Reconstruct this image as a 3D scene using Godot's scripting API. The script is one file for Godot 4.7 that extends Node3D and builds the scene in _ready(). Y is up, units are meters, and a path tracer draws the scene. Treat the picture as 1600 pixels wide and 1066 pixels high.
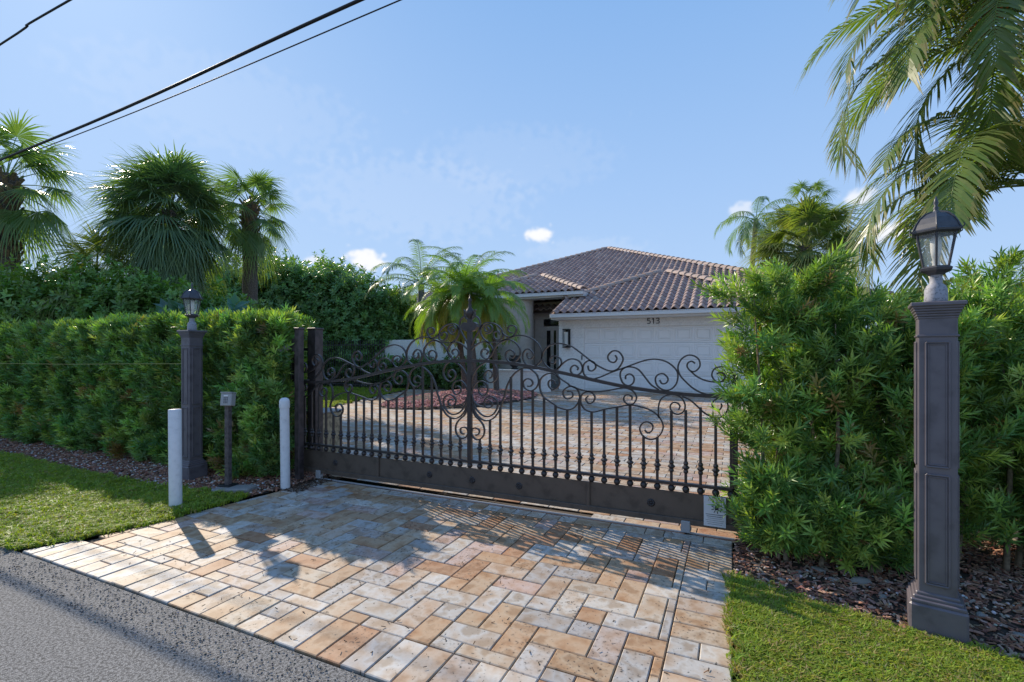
extends Node3D
# A gated driveway: travertine pavers, a scrolled iron gate, hedges, palms and a tiled house behind.
# X runs along the road, -Z into the property, Y up; metres.

const YAW := 24.7
const EYE := 1.55
const GATE_Z := -4.35
const GATE_X := -2.483
const PITCH := 0.1177

var M := {}
var used := {}
var rng := RandomNumberGenerator.new()

# ------------------------------------------------------------------ helpers
func rnd(a: float, b: float) -> float:
	return rng.randf_range(a, b)

func lin(r: float, g: float, b: float) -> Color:
	return Color(r, g, b).linear_to_srgb()

func gh(z: float) -> float:
	return 0.23 * clampf((-4.6 - z) / 12.0, 0.0, 1.0)

func numbered(called: String) -> String:
	if not used.has(called):
		used[called] = 0
		return called
	used[called] += 1
	return "%s_%03d" % [called, used[called]]

func thing(called: String, label: String, category: String, at := Vector3.ZERO, turn := 0.0, group := "") -> Node3D:
	var o := Node3D.new()
	o.name = numbered(called)
	add_child(o)
	o.position = at
	o.rotation.y = turn
	o.set_meta("label", label)
	o.set_meta("category", category)
	if group != "":
		o.set_meta("group", group)
	return o

func structure(called: String, mesh: Mesh, m: Material) -> MeshInstance3D:
	var o := MeshInstance3D.new()
	o.name = numbered(called)
	o.mesh = mesh
	o.material_override = m
	add_child(o)
	o.set_meta("kind", "structure")
	return o

func part(parent: Node, called: String, mesh: Mesh, m: Material, at := Vector3.ZERO, turn := Vector3.ZERO) -> MeshInstance3D:
	var o := MeshInstance3D.new()
	o.name = called
	o.mesh = mesh
	o.material_override = m
	parent.add_child(o, true)
	o.position = at
	o.rotation = turn
	return o

func tool() -> SurfaceTool:
	var st := SurfaceTool.new()
	st.begin(Mesh.PRIMITIVE_TRIANGLES)
	st.set_smooth_group(-1)
	return st

func done(st: SurfaceTool) -> ArrayMesh:
	st.generate_normals()
	return st.commit()

func tri(st: SurfaceTool, a: Vector3, b: Vector3, c: Vector3) -> void:
	st.add_vertex(a)
	st.add_vertex(b)
	st.add_vertex(c)

func quad(st: SurfaceTool, a: Vector3, b: Vector3, c: Vector3, d: Vector3) -> void:
	tri(st, a, b, c)
	tri(st, a, c, d)

# a box with chamfered edges
func box(st: SurfaceTool, c: Vector3, s: Vector3, ch := 0.004, turn := Basis.IDENTITY) -> void:
	var h := s * 0.5
	ch = minf(ch, minf(h.x, minf(h.y, h.z)) * 0.6)
	var axes := [Vector3.RIGHT, Vector3.UP, Vector3.BACK]
	var i := h - Vector3.ONE * ch
	var P := func(sx: float, sy: float, sz: float, face: int) -> Vector3:
		var p := Vector3(sx * i.x, sy * i.y, sz * i.z)
		if face == 0: p.x = sx * h.x
		elif face == 1: p.y = sy * h.y
		else: p.z = sz * h.z
		return c + turn * p
	for sg in [-1.0, 1.0]:
		var q := []
		q = [P.call(sg, -1.0, -1.0, 0), P.call(sg, 1.0, -1.0, 0), P.call(sg, 1.0, 1.0, 0), P.call(sg, -1.0, 1.0, 0)]
		if sg < 0: q.reverse()
		quad(st, q[3], q[2], q[1], q[0])
		q = [P.call(-1.0, sg, -1.0, 1), P.call(-1.0, sg, 1.0, 1), P.call(1.0, sg, 1.0, 1), P.call(1.0, sg, -1.0, 1)]
		if sg < 0: q.reverse()
		quad(st, q[3], q[2], q[1], q[0])
		q = [P.call(-1.0, -1.0, sg, 2), P.call(1.0, -1.0, sg, 2), P.call(1.0, 1.0, sg, 2), P.call(-1.0, 1.0, sg, 2)]
		if sg < 0: q.reverse()
		quad(st, q[3], q[2], q[1], q[0])
	for a in [-1.0, 1.0]:
		for b in [-1.0, 1.0]:
			var q := [P.call(a, b, -1.0, 0), P.call(a, b, 1.0, 0), P.call(a, b, 1.0, 1), P.call(a, b, -1.0, 1)]
			if a * b > 0: q.reverse()
			quad(st, q[0], q[1], q[2], q[3])
			q = [P.call(a, -1.0, b, 0), P.call(a, 1.0, b, 0), P.call(a, 1.0, b, 2), P.call(a, -1.0, b, 2)]
			if a * b < 0: q.reverse()
			quad(st, q[0], q[1], q[2], q[3])
			q = [P.call(-1.0, a, b, 1), P.call(1.0, a, b, 1), P.call(1.0, a, b, 2), P.call(-1.0, a, b, 2)]
			if a * b > 0: q.reverse()
			quad(st, q[0], q[1], q[2], q[3])
			for cc in [-1.0, 1.0]:
				tri(st, P.call(a, b, cc, 0), P.call(a, b, cc, 1), P.call(a, b, cc, 2)) if a * b * cc > 0 else tri(st, P.call(a, b, cc, 0), P.call(a, b, cc, 2), P.call(a, b, cc, 1))

func box_mesh(s: Vector3, ch := 0.004, c := Vector3.ZERO) -> ArrayMesh:
	var st := tool()
	box(st, c, s, ch)
	return done(st)

# a tube through points, with one radius for each; smooth
func tube(st: SurfaceTool, pts: Array, radii: Array, sides := 8, caps := true) -> void:
	st.set_smooth_group(1)
	var rings := []
	var n := pts.size()
	var side := Vector3.ZERO
	for k in n:
		var d: Vector3 = (pts[mini(k + 1, n - 1)] - pts[maxi(k - 1, 0)]).normalized()
		if side == Vector3.ZERO:
			side = d.cross(Vector3.UP if absf(d.y) < 0.9 else Vector3.RIGHT).normalized()
		side = (side - d * side.dot(d)).normalized()
		var up := side.cross(d)
		var ring := []
		for j in sides:
			var a := TAU * j / sides
			ring.append(pts[k] + (side * cos(a) + up * sin(a)) * float(radii[mini(k, radii.size() - 1)]))
		rings.append(ring)
	for k in n - 1:
		for j in sides:
			var j2 := (j + 1) % sides
			quad(st, rings[k][j], rings[k][j2], rings[k + 1][j2], rings[k + 1][j])
	if caps:
		st.set_smooth_group(-1)
		for j in sides:
			var j2 := (j + 1) % sides
			tri(st, pts[0], rings[0][j2], rings[0][j])
			tri(st, pts[n - 1], rings[n - 1][j], rings[n - 1][j2])
	st.set_smooth_group(-1)

# a turned shape: profile of (radius, height), faceted when smooth is off
func lathe(st: SurfaceTool, prof: Array, segs := 16, at := Vector3.ZERO, smooth := true, phase := 0.0) -> void:
	st.set_smooth_group(2 if smooth else -1)
	for k in prof.size() - 1:
		var a: Vector2 = prof[k]
		var b: Vector2 = prof[k + 1]
		for j in segs:
			var t0 := TAU * j / segs + phase
			var t1 := TAU * (j + 1) / segs + phase
			var p0 := at + Vector3(cos(t0) * a.x, a.y, sin(t0) * a.x)
			var p1 := at + Vector3(cos(t1) * a.x, a.y, sin(t1) * a.x)
			var p2 := at + Vector3(cos(t1) * b.x, b.y, sin(t1) * b.x)
			var p3 := at + Vector3(cos(t0) * b.x, b.y, sin(t0) * b.x)
			if a.x > 0.0001:
				tri(st, p0, p1, p2) if b.x > 0.0001 else tri(st, p0, p1, p2)
			if b.x > 0.0001:
				tri(st, p0, p2, p3)
	st.set_smooth_group(-1)

# a smooth curve through control points
func spline(ctrl: Array, per := 5) -> Array:
	var out := []
	for k in ctrl.size() - 1:
		var p0: Vector2 = ctrl[maxi(k - 1, 0)]
		var p1: Vector2 = ctrl[k]
		var p2: Vector2 = ctrl[k + 1]
		var p3: Vector2 = ctrl[mini(k + 2, ctrl.size() - 1)]
		for j in per:
			out.append(p1.cubic_interpolate(p2, p0, p3, float(j) / per))
	out.append(ctrl[-1])
	return out

# a flat bar bent along a plane curve (x, y); w across in the plane, d deep in z
func bar(st: SurfaceTool, pts: Array, w: float, d: float) -> void:
	var n := pts.size()
	var L := []
	var R := []
	for k in n:
		var t: Vector2 = (pts[mini(k + 1, n - 1)] - pts[maxi(k - 1, 0)]).normalized()
		var nn := Vector2(-t.y, t.x) * w * 0.5
		L.append(pts[k] + nn)
		R.append(pts[k] - nn)
	var V := func(p: Vector2, z: float) -> Vector3: return Vector3(p.x, p.y, z)
	var f := d * 0.5
	for k in n - 1:
		st.set_smooth_group(-1)
		quad(st, V.call(L[k], f), V.call(L[k + 1], f), V.call(R[k + 1], f), V.call(R[k], f))
		quad(st, V.call(R[k], -f), V.call(R[k + 1], -f), V.call(L[k + 1], -f), V.call(L[k], -f))
		st.set_smooth_group(1)
		quad(st, V.call(L[k], -f), V.call(L[k + 1], -f), V.call(L[k + 1], f), V.call(L[k], f))
		st.set_smooth_group(2)
		quad(st, V.call(R[k], f), V.call(R[k + 1], f), V.call(R[k + 1], -f), V.call(R[k], -f))
	st.set_smooth_group(-1)
	quad(st, V.call(L[0], f), V.call(R[0], f), V.call(R[0], -f), V.call(L[0], -f))
	quad(st, V.call(R[n - 1], f), V.call(L[n - 1], f), V.call(L[n - 1], -f), V.call(R[n - 1], -f))

# a flat sheet over a polygon of (x, z)
func sheet(poly: PackedVector2Array, y: float, slope := false) -> ArrayMesh:
	var st := tool()
	var ix := Geometry2D.triangulate_polygon(poly)
	for k in range(0, ix.size(), 3):
		var p := []
		for j in 3:
			var q := poly[ix[k + j]]
			p.append(Vector3(q.x, y + (gh(q.y) if slope else 0.0), q.y))
		var up: Vector3 = (p[2] - p[0]).cross(p[1] - p[0])
		if up.y < 0:
			p.reverse()
		for v in p:
			st.set_uv(Vector2(v.x, v.z))
			st.add_vertex(v)
	return done(st)

func inside(p: Vector2, poly: PackedVector2Array) -> bool:
	return Geometry2D.is_point_in_polygon(p, poly)

# ------------------------------------------------------------------ materials
func noise_tex(freq: float, ramp: Array, sd: int, size := 512, octaves := 4, kind := FastNoiseLite.TYPE_SIMPLEX_SMOOTH, normal := 0.0) -> NoiseTexture2D:
	var n := FastNoiseLite.new()
	n.noise_type = kind
	n.seed = sd
	n.frequency = freq
	n.fractal_octaves = octaves
	var t := NoiseTexture2D.new()
	t.width = size
	t.height = size
	t.seamless = true
	t.noise = n
	if normal > 0.0:
		t.as_normal_map = true
		t.bump_strength = normal
	elif ramp.size():
		var g := Gradient.new()
		g.offsets = PackedFloat32Array(ramp.map(func(r): return r[0]))
		g.colors = PackedColorArray(ramp.map(func(r): return r[1]))
		t.color_ramp = g
	return t

func grey(a: float) -> Color:
	return Color(a, a, a)

func mat(c: Color, rough := 0.7, metal := 0.0) -> StandardMaterial3D:
	var m := StandardMaterial3D.new()
	m.albedo_color = c
	m.roughness = rough
	m.metallic = metal
	return m

func world_tex(m: StandardMaterial3D, t: Texture2D, scale: float, in_world := true) -> StandardMaterial3D:
	m.albedo_texture = t
	m.uv1_triplanar = true
	m.uv1_world_triplanar = in_world
	m.uv1_scale = Vector3.ONE * scale
	return m

func relief(m: StandardMaterial3D, t: Texture2D, cm: float) -> StandardMaterial3D:
	m.heightmap_enabled = true
	m.heightmap_texture = t
	m.heightmap_scale = cm
	return m

func leaf_mat(rough := 0.45, through := Color(0.95, 1.0, 0.55)) -> StandardMaterial3D:
	var m := mat(Color.WHITE, rough)
	m.vertex_color_use_as_albedo = true
	m.backlight_enabled = true
	m.backlight = through
	m.cull_mode = BaseMaterial3D.CULL_DISABLED
	return m

func make_materials() -> void:
	var fine := noise_tex(0.22, [[0.0, grey(0.55)], [0.5, grey(0.82)], [1.0, grey(1.0)]], 3, 512, 3)
	var coarse := noise_tex(0.012, [[0.25, grey(0.72)], [0.5, grey(0.9)], [0.75, grey(1.0)]], 5, 512, 5)
	var bump := noise_tex(0.2, [], 8, 512, 3)
	M.coarse = coarse
	var calm := noise_tex(0.01, [[0.15, grey(0.82)], [0.42, grey(0.96)], [0.8, grey(1.0)]], 6, 512, 5)
	M.calm = calm
	# asphalt, weathered pale, and the coarser dark strip along its edge
	var speck := noise_tex(0.14, [[0.0, grey(0.30)], [0.36, grey(0.66)], [0.52, grey(0.86)], [0.68, grey(1.0)]], 11, 1024, 3)
	for a in [["asphalt", lin(0.39, 0.375, 0.355)], ["asphalt_edge", lin(0.33, 0.32, 0.31)]]:
		var m := world_tex(mat(a[1], 0.9), speck, 1.1)
		m.detail_enabled = true
		m.detail_blend_mode = BaseMaterial3D.BLEND_MODE_MUL
		m.detail_uv_layer = BaseMaterial3D.DETAIL_UV_2
		m.uv2_triplanar = true
		m.uv2_world_triplanar = true
		m.uv2_scale = Vector3.ONE * 0.8
		m.detail_albedo = noise_tex(0.06, [[0.25, grey(0.62)], [0.5, grey(0.9)], [0.7, grey(1.0)]], 12, 1024, 5)
		relief(m, speck, 0.28)
		M[a[0]] = m
	# travertine: clouded stone, and the same with open pits
	var cloud := noise_tex(0.011, [[0.15, Color(0.87, 0.77, 0.67)], [0.38, Color(0.97, 0.92, 0.87)], [0.6, Color(1, 1, 1)], [0.8, Color(0.86, 0.80, 0.74)]], 21, 512, 5)
	var pits := noise_tex(0.045, [[0.0, grey(0.38)], [0.11, grey(0.5)], [0.19, grey(0.96)], [1.0, grey(1.0)]], 23, 512, 4)
	var pits2 := noise_tex(0.05, [[0.0, grey(0.36)], [0.18, grey(0.48)], [0.27, grey(0.92)], [0.5, grey(0.98)], [1.0, grey(1.0)]], 29, 512, 5)
	for a in [["stone", pits], ["stone_pitted", pits2]]:
		var m := mat(Color.WHITE, 0.62)
		m.vertex_color_use_as_albedo = true
		m.albedo_texture = cloud
		m.detail_enabled = true
		m.detail_blend_mode = BaseMaterial3D.BLEND_MODE_MUL
		m.detail_uv_layer = BaseMaterial3D.DETAIL_UV_2
		m.detail_albedo = a[1]
		relief(m, cloud, 0.5)
		M[a[0]] = m
	M.sand = world_tex(mat(lin(0.15, 0.115, 0.085), 0.95), fine, 3.0)
	M.soil = world_tex(mat(lin(0.10, 0.075, 0.055), 0.95), fine, 2.0)
	M.turf = world_tex(mat(lin(0.055, 0.075, 0.025), 0.95), fine, 2.0)
	M.land = world_tex(mat(lin(0.09, 0.11, 0.05), 0.95), coarse, 0.2)
	# paint and metal
	M.iron = relief(world_tex(mat(lin(0.055, 0.044, 0.042), 0.36, 0.3), calm, 3.0), bump, 0.02)
	M.panel = relief(world_tex(mat(lin(0.122, 0.088, 0.066), 0.45, 0.1), calm, 1.2), bump, 0.01)
	M.rust = world_tex(mat(lin(0.07, 0.035, 0.025), 0.8), coarse, 2.0)
	M.post = relief(world_tex(mat(lin(0.150, 0.128, 0.142), 0.42), calm, 1.4), bump, 0.01)
	M.lantern = relief(world_tex(mat(lin(0.075, 0.075, 0.085), 0.42, 0.2), calm, 6.0), bump, 0.02)
	M.neck = relief(world_tex(mat(lin(0.36, 0.36, 0.40), 0.6), noise_tex(0.05, [[0.2, grey(0.6)], [0.36, grey(0.95)], [1.0, grey(1.0)]], 41, 256, 4), 4.0), bump, 0.05)
	M.pane = mat(Color(0.93, 0.96, 0.97, 0.16), 0.08)
	M.pane.transparency = BaseMaterial3D.TRANSPARENCY_ALPHA
	M.bulb = mat(lin(0.75, 0.74, 0.70), 0.3)
	M.plastic = relief(world_tex(mat(lin(0.74, 0.73, 0.74), 0.5), noise_tex(0.02, [[0.08, grey(0.90)], [0.3, grey(0.97)], [0.7, grey(1.0)]], 43, 512, 5), 1.2), bump, 0.005)
	M.keypad = mat(lin(0.34, 0.33, 0.33), 0.5)
	M.keys = mat(lin(0.14, 0.14, 0.15), 0.6)
	M.pole = world_tex(mat(lin(0.125, 0.10, 0.10), 0.6), coarse, 3.0)
	M.concrete = relief(world_tex(mat(lin(0.42, 0.40, 0.37), 0.85), fine, 2.0), bump, 0.2)
	M.black = mat(lin(0.012, 0.012, 0.014), 0.5)
	M.tan = world_tex(mat(lin(0.48, 0.36, 0.22), 0.6), coarse, 2.0)
	M.sign = mat(lin(0.66, 0.66, 0.68), 0.5)
	M.gold = mat(lin(0.42, 0.27, 0.05), 0.5)
	M.cable = mat(lin(0.012, 0.012, 0.016), 0.6)
	M.twine = mat(lin(0.40, 0.36, 0.12), 0.8)
	# house
	var stucco := noise_tex(0.09, [], 51, 512, 4)
	var soft := noise_tex(0.006, [[0.2, grey(0.95)], [0.6, grey(1.0)]], 53, 512, 4)
	M.stucco = relief(world_tex(mat(lin(0.90, 0.88, 0.86), 0.85), soft, 3.0), stucco, 0.02)
	M.beige = relief(world_tex(mat(lin(0.56, 0.49, 0.43), 0.85), soft, 1.5), stucco, 0.08)
	M.trim = mat(lin(0.74, 0.73, 0.72), 0.5)
	M.door = mat(lin(0.90, 0.88, 0.87), 0.45)
	M.glass = mat(lin(0.012, 0.013, 0.015), 0.08)
	M.tile = world_tex(mat(Color.WHITE, 0.75), noise_tex(0.03, [[0.2, grey(0.68)], [0.5, grey(0.95)], [0.8, grey(1.0)]], 55, 512, 5), 1.3)
	M.tile.vertex_color_use_as_albedo = true
	# plants
	M.leaf = leaf_mat(0.28, Color(0.85, 0.9, 0.42))
	M.grass = leaf_mat(0.55, Color(1.0, 1.0, 0.5))
	M.frond = leaf_mat(0.32, Color(0.95, 1.0, 0.5))
	M.bark = relief(world_tex(mat(lin(0.19, 0.145, 0.105), 0.9), noise_tex(0.03, [[0.25, grey(0.45)], [0.5, grey(0.85)], [0.8, grey(1.0)]], 61, 512, 5), 2.0, false), noise_tex(0.06, [], 63, 512, 4), 1.2)
	M.palm_bark = relief(world_tex(mat(lin(0.23, 0.18, 0.15), 0.9), noise_tex(0.035, [[0.25, grey(0.4)], [0.5, grey(0.8)], [0.8, grey(1.0)]], 67, 512, 5), 1.6, false), noise_tex(0.05, [], 69, 512, 4), 1.5)
	M.smooth_bark = world_tex(mat(lin(0.24, 0.23, 0.22), 0.8), coarse, 1.5, false)
	M.twig = world_tex(mat(lin(0.36, 0.27, 0.18), 0.9), coarse, 4.0)
	M.chip = mat(Color.WHITE, 0.9)
	M.chip.vertex_color_use_as_albedo = true
	M.fruit = mat(lin(0.55, 0.17, 0.03), 0.5)
	M.husk = mat(lin(0.40, 0.24, 0.12), 0.8)

# ------------------------------------------------------------------ camera, sky, sun
func set_view() -> void:
	var cam := Camera3D.new()
	cam.name = "camera"
	add_child(cam)
	cam.position = Vector3(0, EYE, 0)
	cam.rotation_degrees = Vector3(0, YAW, 0)
	cam.set_frustum(2.0 * 0.05 * 533.0 / 750.0, Vector2(0, 0.05 * 19.0 / 750.0), 0.05, 900.0)
	cam.current = true

func sky_colour(dir: Vector3, sun: Vector3) -> Color:
	var e := maxf(dir.y, 0.0)
	var stops := [Vector3(0.49, 0.67, 0.92), Vector3(0.355, 0.55, 0.875), Vector3(0.225, 0.43, 0.79), Vector3(0.125, 0.29, 0.68)]
	var c: Vector3 = stops[0].lerp(stops[1], clampf(e / 0.3, 0.0, 1.0))
	if e > 0.3:
		c = stops[1].lerp(stops[2], clampf((e - 0.3) / 0.3, 0.0, 1.0))
	if e > 0.6:
		c = stops[2].lerp(stops[3], (e - 0.6) / 0.4)
	var ang := rad_to_deg(dir.angle_to(sun))
	c += Vector3(0.24, 0.22, 0.17) * exp(-ang / 16.0)
	if dir.y < 0.0:
		c = c.lerp(Vector3(0.30, 0.30, 0.27), smoothstep(0.0, 0.12, -dir.y))
	return Color(c.x, c.y, c.z)

func set_sky(sun: Vector3) -> void:
	var small := Image.create(256, 128, false, Image.FORMAT_RGBF)
	for y in 128:
		var lat := (0.5 - (y + 0.5) / 128.0) * PI
		for x in 256:
			var lon := ((x + 0.5) / 256.0 - 0.5) * TAU
			small.set_pixel(x, y, sky_colour(Vector3(sin(lon) * cos(lat), sin(lat), -cos(lon) * cos(lat)), sun))
	small.resize(2048, 1024, Image.INTERPOLATE_CUBIC)
	var puff := FastNoiseLite.new()
	puff.seed = 4
	puff.frequency = 0.035
	puff.fractal_octaves = 5
	# fair-weather cumulus: bearing and height in degrees, width, height, cover
	var clouds := [[-21.5, 13.9, 3.2, 1.7, 1.0], [-41.6, 10.6, 4.6, 2.2, 1.0], [-47.0, 10.2, 2.4, 0.9, 0.7], [-53.0, 9.6, 4.0, 0.9, 0.7], [0.8, 15.2, 2.4, 1.5, 0.55],
		[11.2, 14.9, 2.5, 1.5, 0.8], [13.2, 11.5, 3.4, 1.9, 0.95], [10.4, 11.3, 1.8, 0.9, 0.6], [1.5, 13.0, 1.2, 0.9, 0.5], [-36.0, 17.5, 26.0, 9.0, 0.10], [-24.0, 22.0, 22.0, 7.0, 0.06], [-55.0, 24.0, 26.0, 8.0, 0.07], [-16.0, 12.0, 14.0, 3.0, 0.10],
		[60.0, 12.0, 5.0, 2.4, 0.9], [95.0, 11.0, 6.0, 2.4, 0.9], [140.0, 13.0, 7.0, 3.0, 0.9], [-100.0, 11.0, 6.0, 2.2, 0.9], [-150.0, 12.0, 8.0, 3.0, 0.9]]
	for c in clouds:
		var cx := (float(c[0]) / 360.0 + 0.5) * 2048.0
		var cy := (0.5 - float(c[1]) / 180.0) * 1024.0
		var rx := float(c[2]) / 360.0 * 2048.0 * 0.62
		var ry := float(c[3]) / 180.0 * 1024.0 * 0.62
		for y in range(int(cy - ry), int(cy + ry) + 1):
			for x in range(int(cx - rx), int(cx + rx) + 1):
				var d := Vector2((x - cx) / rx, (y - cy) / ry).length()
				var a := clampf((1.0 - d) * 1.9 + puff.get_noise_2d(x * 3.1, y * 4.0) * 1.15 * minf(1.0, 6.0 * (1.0 - d)), 0.0, 1.0)
				a = smoothstep(0.0, 1.0, a) * float(c[4])
				if a > 0.0:
					var px := posmod(x, 2048)
					small.set_pixel(px, y, small.get_pixel(px, y).lerp(Color(0.93, 0.94, 0.97), a))
	var sm := PanoramaSkyMaterial.new()
	sm.panorama = ImageTexture.create_from_image(small)
	var sky := Sky.new()
	sky.sky_material = sm
	var env := Environment.new()
	env.background_mode = Environment.BG_SKY
	env.sky = sky
	env.sky_rotation = Vector3(0, PI, 0)
	env.tonemap_mode = Environment.TONE_MAPPER_LINEAR
	env.tonemap_exposure = 1.06
	env.sdfgi_enabled = true
	env.ssao_enabled = true
	env.ssil_enabled = true
	var we := WorldEnvironment.new()
	we.name = "environment"
	we.environment = env
	add_child(we)

func _ready() -> void:
	rng.seed = 77
	set_view()
	# shadows fall along +X and a little towards the road; the sun stands 33 degrees high behind the property
	var sun_dir := Vector3(-0.924 * cos(deg_to_rad(33.0)), sin(deg_to_rad(33.0)), -0.383 * cos(deg_to_rad(33.0)))
	set_sky(sun_dir)
	var sun := DirectionalLight3D.new()
	sun.name = "sun"
	add_child(sun)
	sun.look_at_from_position(sun_dir * 50.0, Vector3.ZERO)
	sun.light_energy = 1.6
	sun.light_color = Color(1.0, 0.945, 0.86)
	sun.light_angular_distance = 0.45
	sun.shadow_enabled = true
	make_materials()
	build_ground()
	build_driveway()
	build_house()
	build_yard()
	build_hedges()
	build_gate()
	build_street_things()
	build_trees()
	build_cables()
	build_litter()

# ------------------------------------------------------------------ ground, road, beds
const MULCH_LINE_A := [Vector2(-16, -3.55), Vector2(-10.2, -3.40), Vector2(-7.26, -3.29), Vector2(-5.9, -3.30), Vector2(-5.02, -3.43), Vector2(-4.72, -3.5)]
const MULCH_LINE_B := [Vector2(0.0, -3.63), Vector2(0.3, -3.49), Vector2(0.54, -3.38), Vector2(0.95, -3.27), Vector2(1.3, -3.19), Vector2(2.4, -3.02), Vector2(6.0, -2.9)]
var drive_poly := PackedVector2Array([Vector2(0.0, -1.80), Vector2(0.0, -4.37), Vector2(-4.62, -4.37), Vector2(-4.60, -3.81), Vector2(-4.70, -3.09), Vector2(-4.73, -2.60), Vector2(-4.88, -2.12), Vector2(-5.03, -1.80)])
var inner_poly := PackedVector2Array([Vector2(1.7, -16.55), Vector2(-5.6, -16.55), Vector2(-6.5, -17.6), Vector2(-8.4, -17.6), Vector2(-10.6, -16.4), Vector2(-10.9, -14.6), Vector2(-10.2, -11.5), Vector2(-9.5, -9.0), Vector2(-7.6, -6.7), Vector2(-5.6, -5.6), Vector2(-4.9, -4.6), Vector2(0.0, -4.39), Vector2(0.35, -6.0), Vector2(1.2, -8.0), Vector2(1.7, -11.0)])
var lawn_a := PackedVector2Array()
var lawn_b := PackedVector2Array()
var lawn_c := PackedVector2Array([Vector2(-17, -5.8), Vector2(-8.2, -5.8), Vector2(-7.7, -6.75), Vector2(-9.6, -9.0), Vector2(-10.3, -11.5), Vector2(-11.0, -14.6), Vector2(-18, -14.6)])
var bed_b := PackedVector2Array()
var bed_a := PackedVector2Array()
var island := PackedVector2Array()

func build_ground() -> void:
	var st := tool()
	var zs := [200.0, -4.6, -16.6, -500.0]
	for k in 3:
		quad(st, Vector3(-400, gh(zs[k]) - 0.06, zs[k]), Vector3(-400, gh(zs[k + 1]) - 0.06, zs[k + 1]), Vector3(400, gh(zs[k + 1]) - 0.06, zs[k + 1]), Vector3(400, gh(zs[k]) - 0.06, zs[k]))
	structure("ground", done(st), M.land)
	structure("road", sheet(PackedVector2Array([Vector2(-150, -1.79), Vector2(150, -1.79), Vector2(150, 6.5), Vector2(-150, 6.5)]), 0.0), M.asphalt)
	# beds and lawns
	bed_a = PackedVector2Array(MULCH_LINE_A)
	bed_a.append_array(PackedVector2Array([Vector2(-4.62, -4.0), Vector2(-4.66, -6.2), Vector2(-16, -6.2)]))
	bed_b = PackedVector2Array(MULCH_LINE_B)
	bed_b.append_array(PackedVector2Array([Vector2(6.0, -7.0), Vector2(0.75, -7.0), Vector2(0.02, -4.4)]))
	lawn_a = PackedVector2Array([Vector2(-16, -1.81)])
	lawn_a.append_array(PackedVector2Array(MULCH_LINE_A))
	lawn_a.append_array(PackedVector2Array([Vector2(-4.72, -3.09), Vector2(-4.75, -2.60), Vector2(-4.90, -2.12), Vector2(-5.06, -1.81)]))
	lawn_b = PackedVector2Array([Vector2(6.0, -1.81), Vector2(0.06, -1.81)])
	lawn_b.append_array(PackedVector2Array(MULCH_LINE_B))
	structure("planting_bed", sheet(bed_a, 0.006), M.soil)
	structure("planting_bed", sheet(bed_b, 0.006), M.soil)
	structure("lawn_soil", sheet(lawn_a, 0.012), M.turf)
	structure("lawn_soil", sheet(lawn_b, 0.012), M.turf)
	structure("lawn_soil", sheet(lawn_c, 0.01, true), M.turf)
	# the raised oval bed within the inner drive
	for k in 22:
		var a := TAU * k / 22.0
		island.append(Vector2(-7.35 + cos(a) * 1.75 + sin(a) * 0.5, -12.6 - sin(a) * 2.7))
	var im := tool()
	var c := Vector3(-7.35, gh(-12.6) + 0.26, -12.6)
	for k in 22:
		var p := island[k]
		var q := island[(k + 1) % 22]
		var rim := [Vector3(p.x, gh(p.y) + 0.01, p.y), Vector3(q.x, gh(q.y) + 0.01, q.y)]
		var midp: Vector3 = rim[0].lerp(c, 0.45) + Vector3(0, 0.06, 0)
		var midq: Vector3 = rim[1].lerp(c, 0.45) + Vector3(0, 0.06, 0)
		quad(im, rim[0], midp, midq, rim[1])
		tri(im, midp, c, midq)
	structure("island_bed", done(im), M.soil)

# ------------------------------------------------------------------ pavers
const STONES := [Color(0.57, 0.54, 0.495), Color(0.52, 0.495, 0.46), Color(0.53, 0.45, 0.355), Color(0.54, 0.425, 0.31), Color(0.50, 0.36, 0.235), Color(0.46, 0.31, 0.19), Color(0.44, 0.26, 0.15), Color(0.52, 0.42, 0.33), Color(0.48, 0.41, 0.36), Color(0.60, 0.55, 0.48), Color(0.51, 0.39, 0.34), Color(0.44, 0.42, 0.40)]

func stone_colour(warm: float) -> Color:
	var k: int
	if rng.randf() < warm:
		k = [3, 4, 4, 5, 5, 6, 7, 10][rng.randi() % 8]
	else:
		k = [0, 0, 1, 1, 2, 8, 9, 2, 11, 11][rng.randi() % 10]
	var c: Color = STONES[k]
	var f := rnd(0.9, 1.08)
	return Color(c.r * f, c.g * f, c.b * f)

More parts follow.
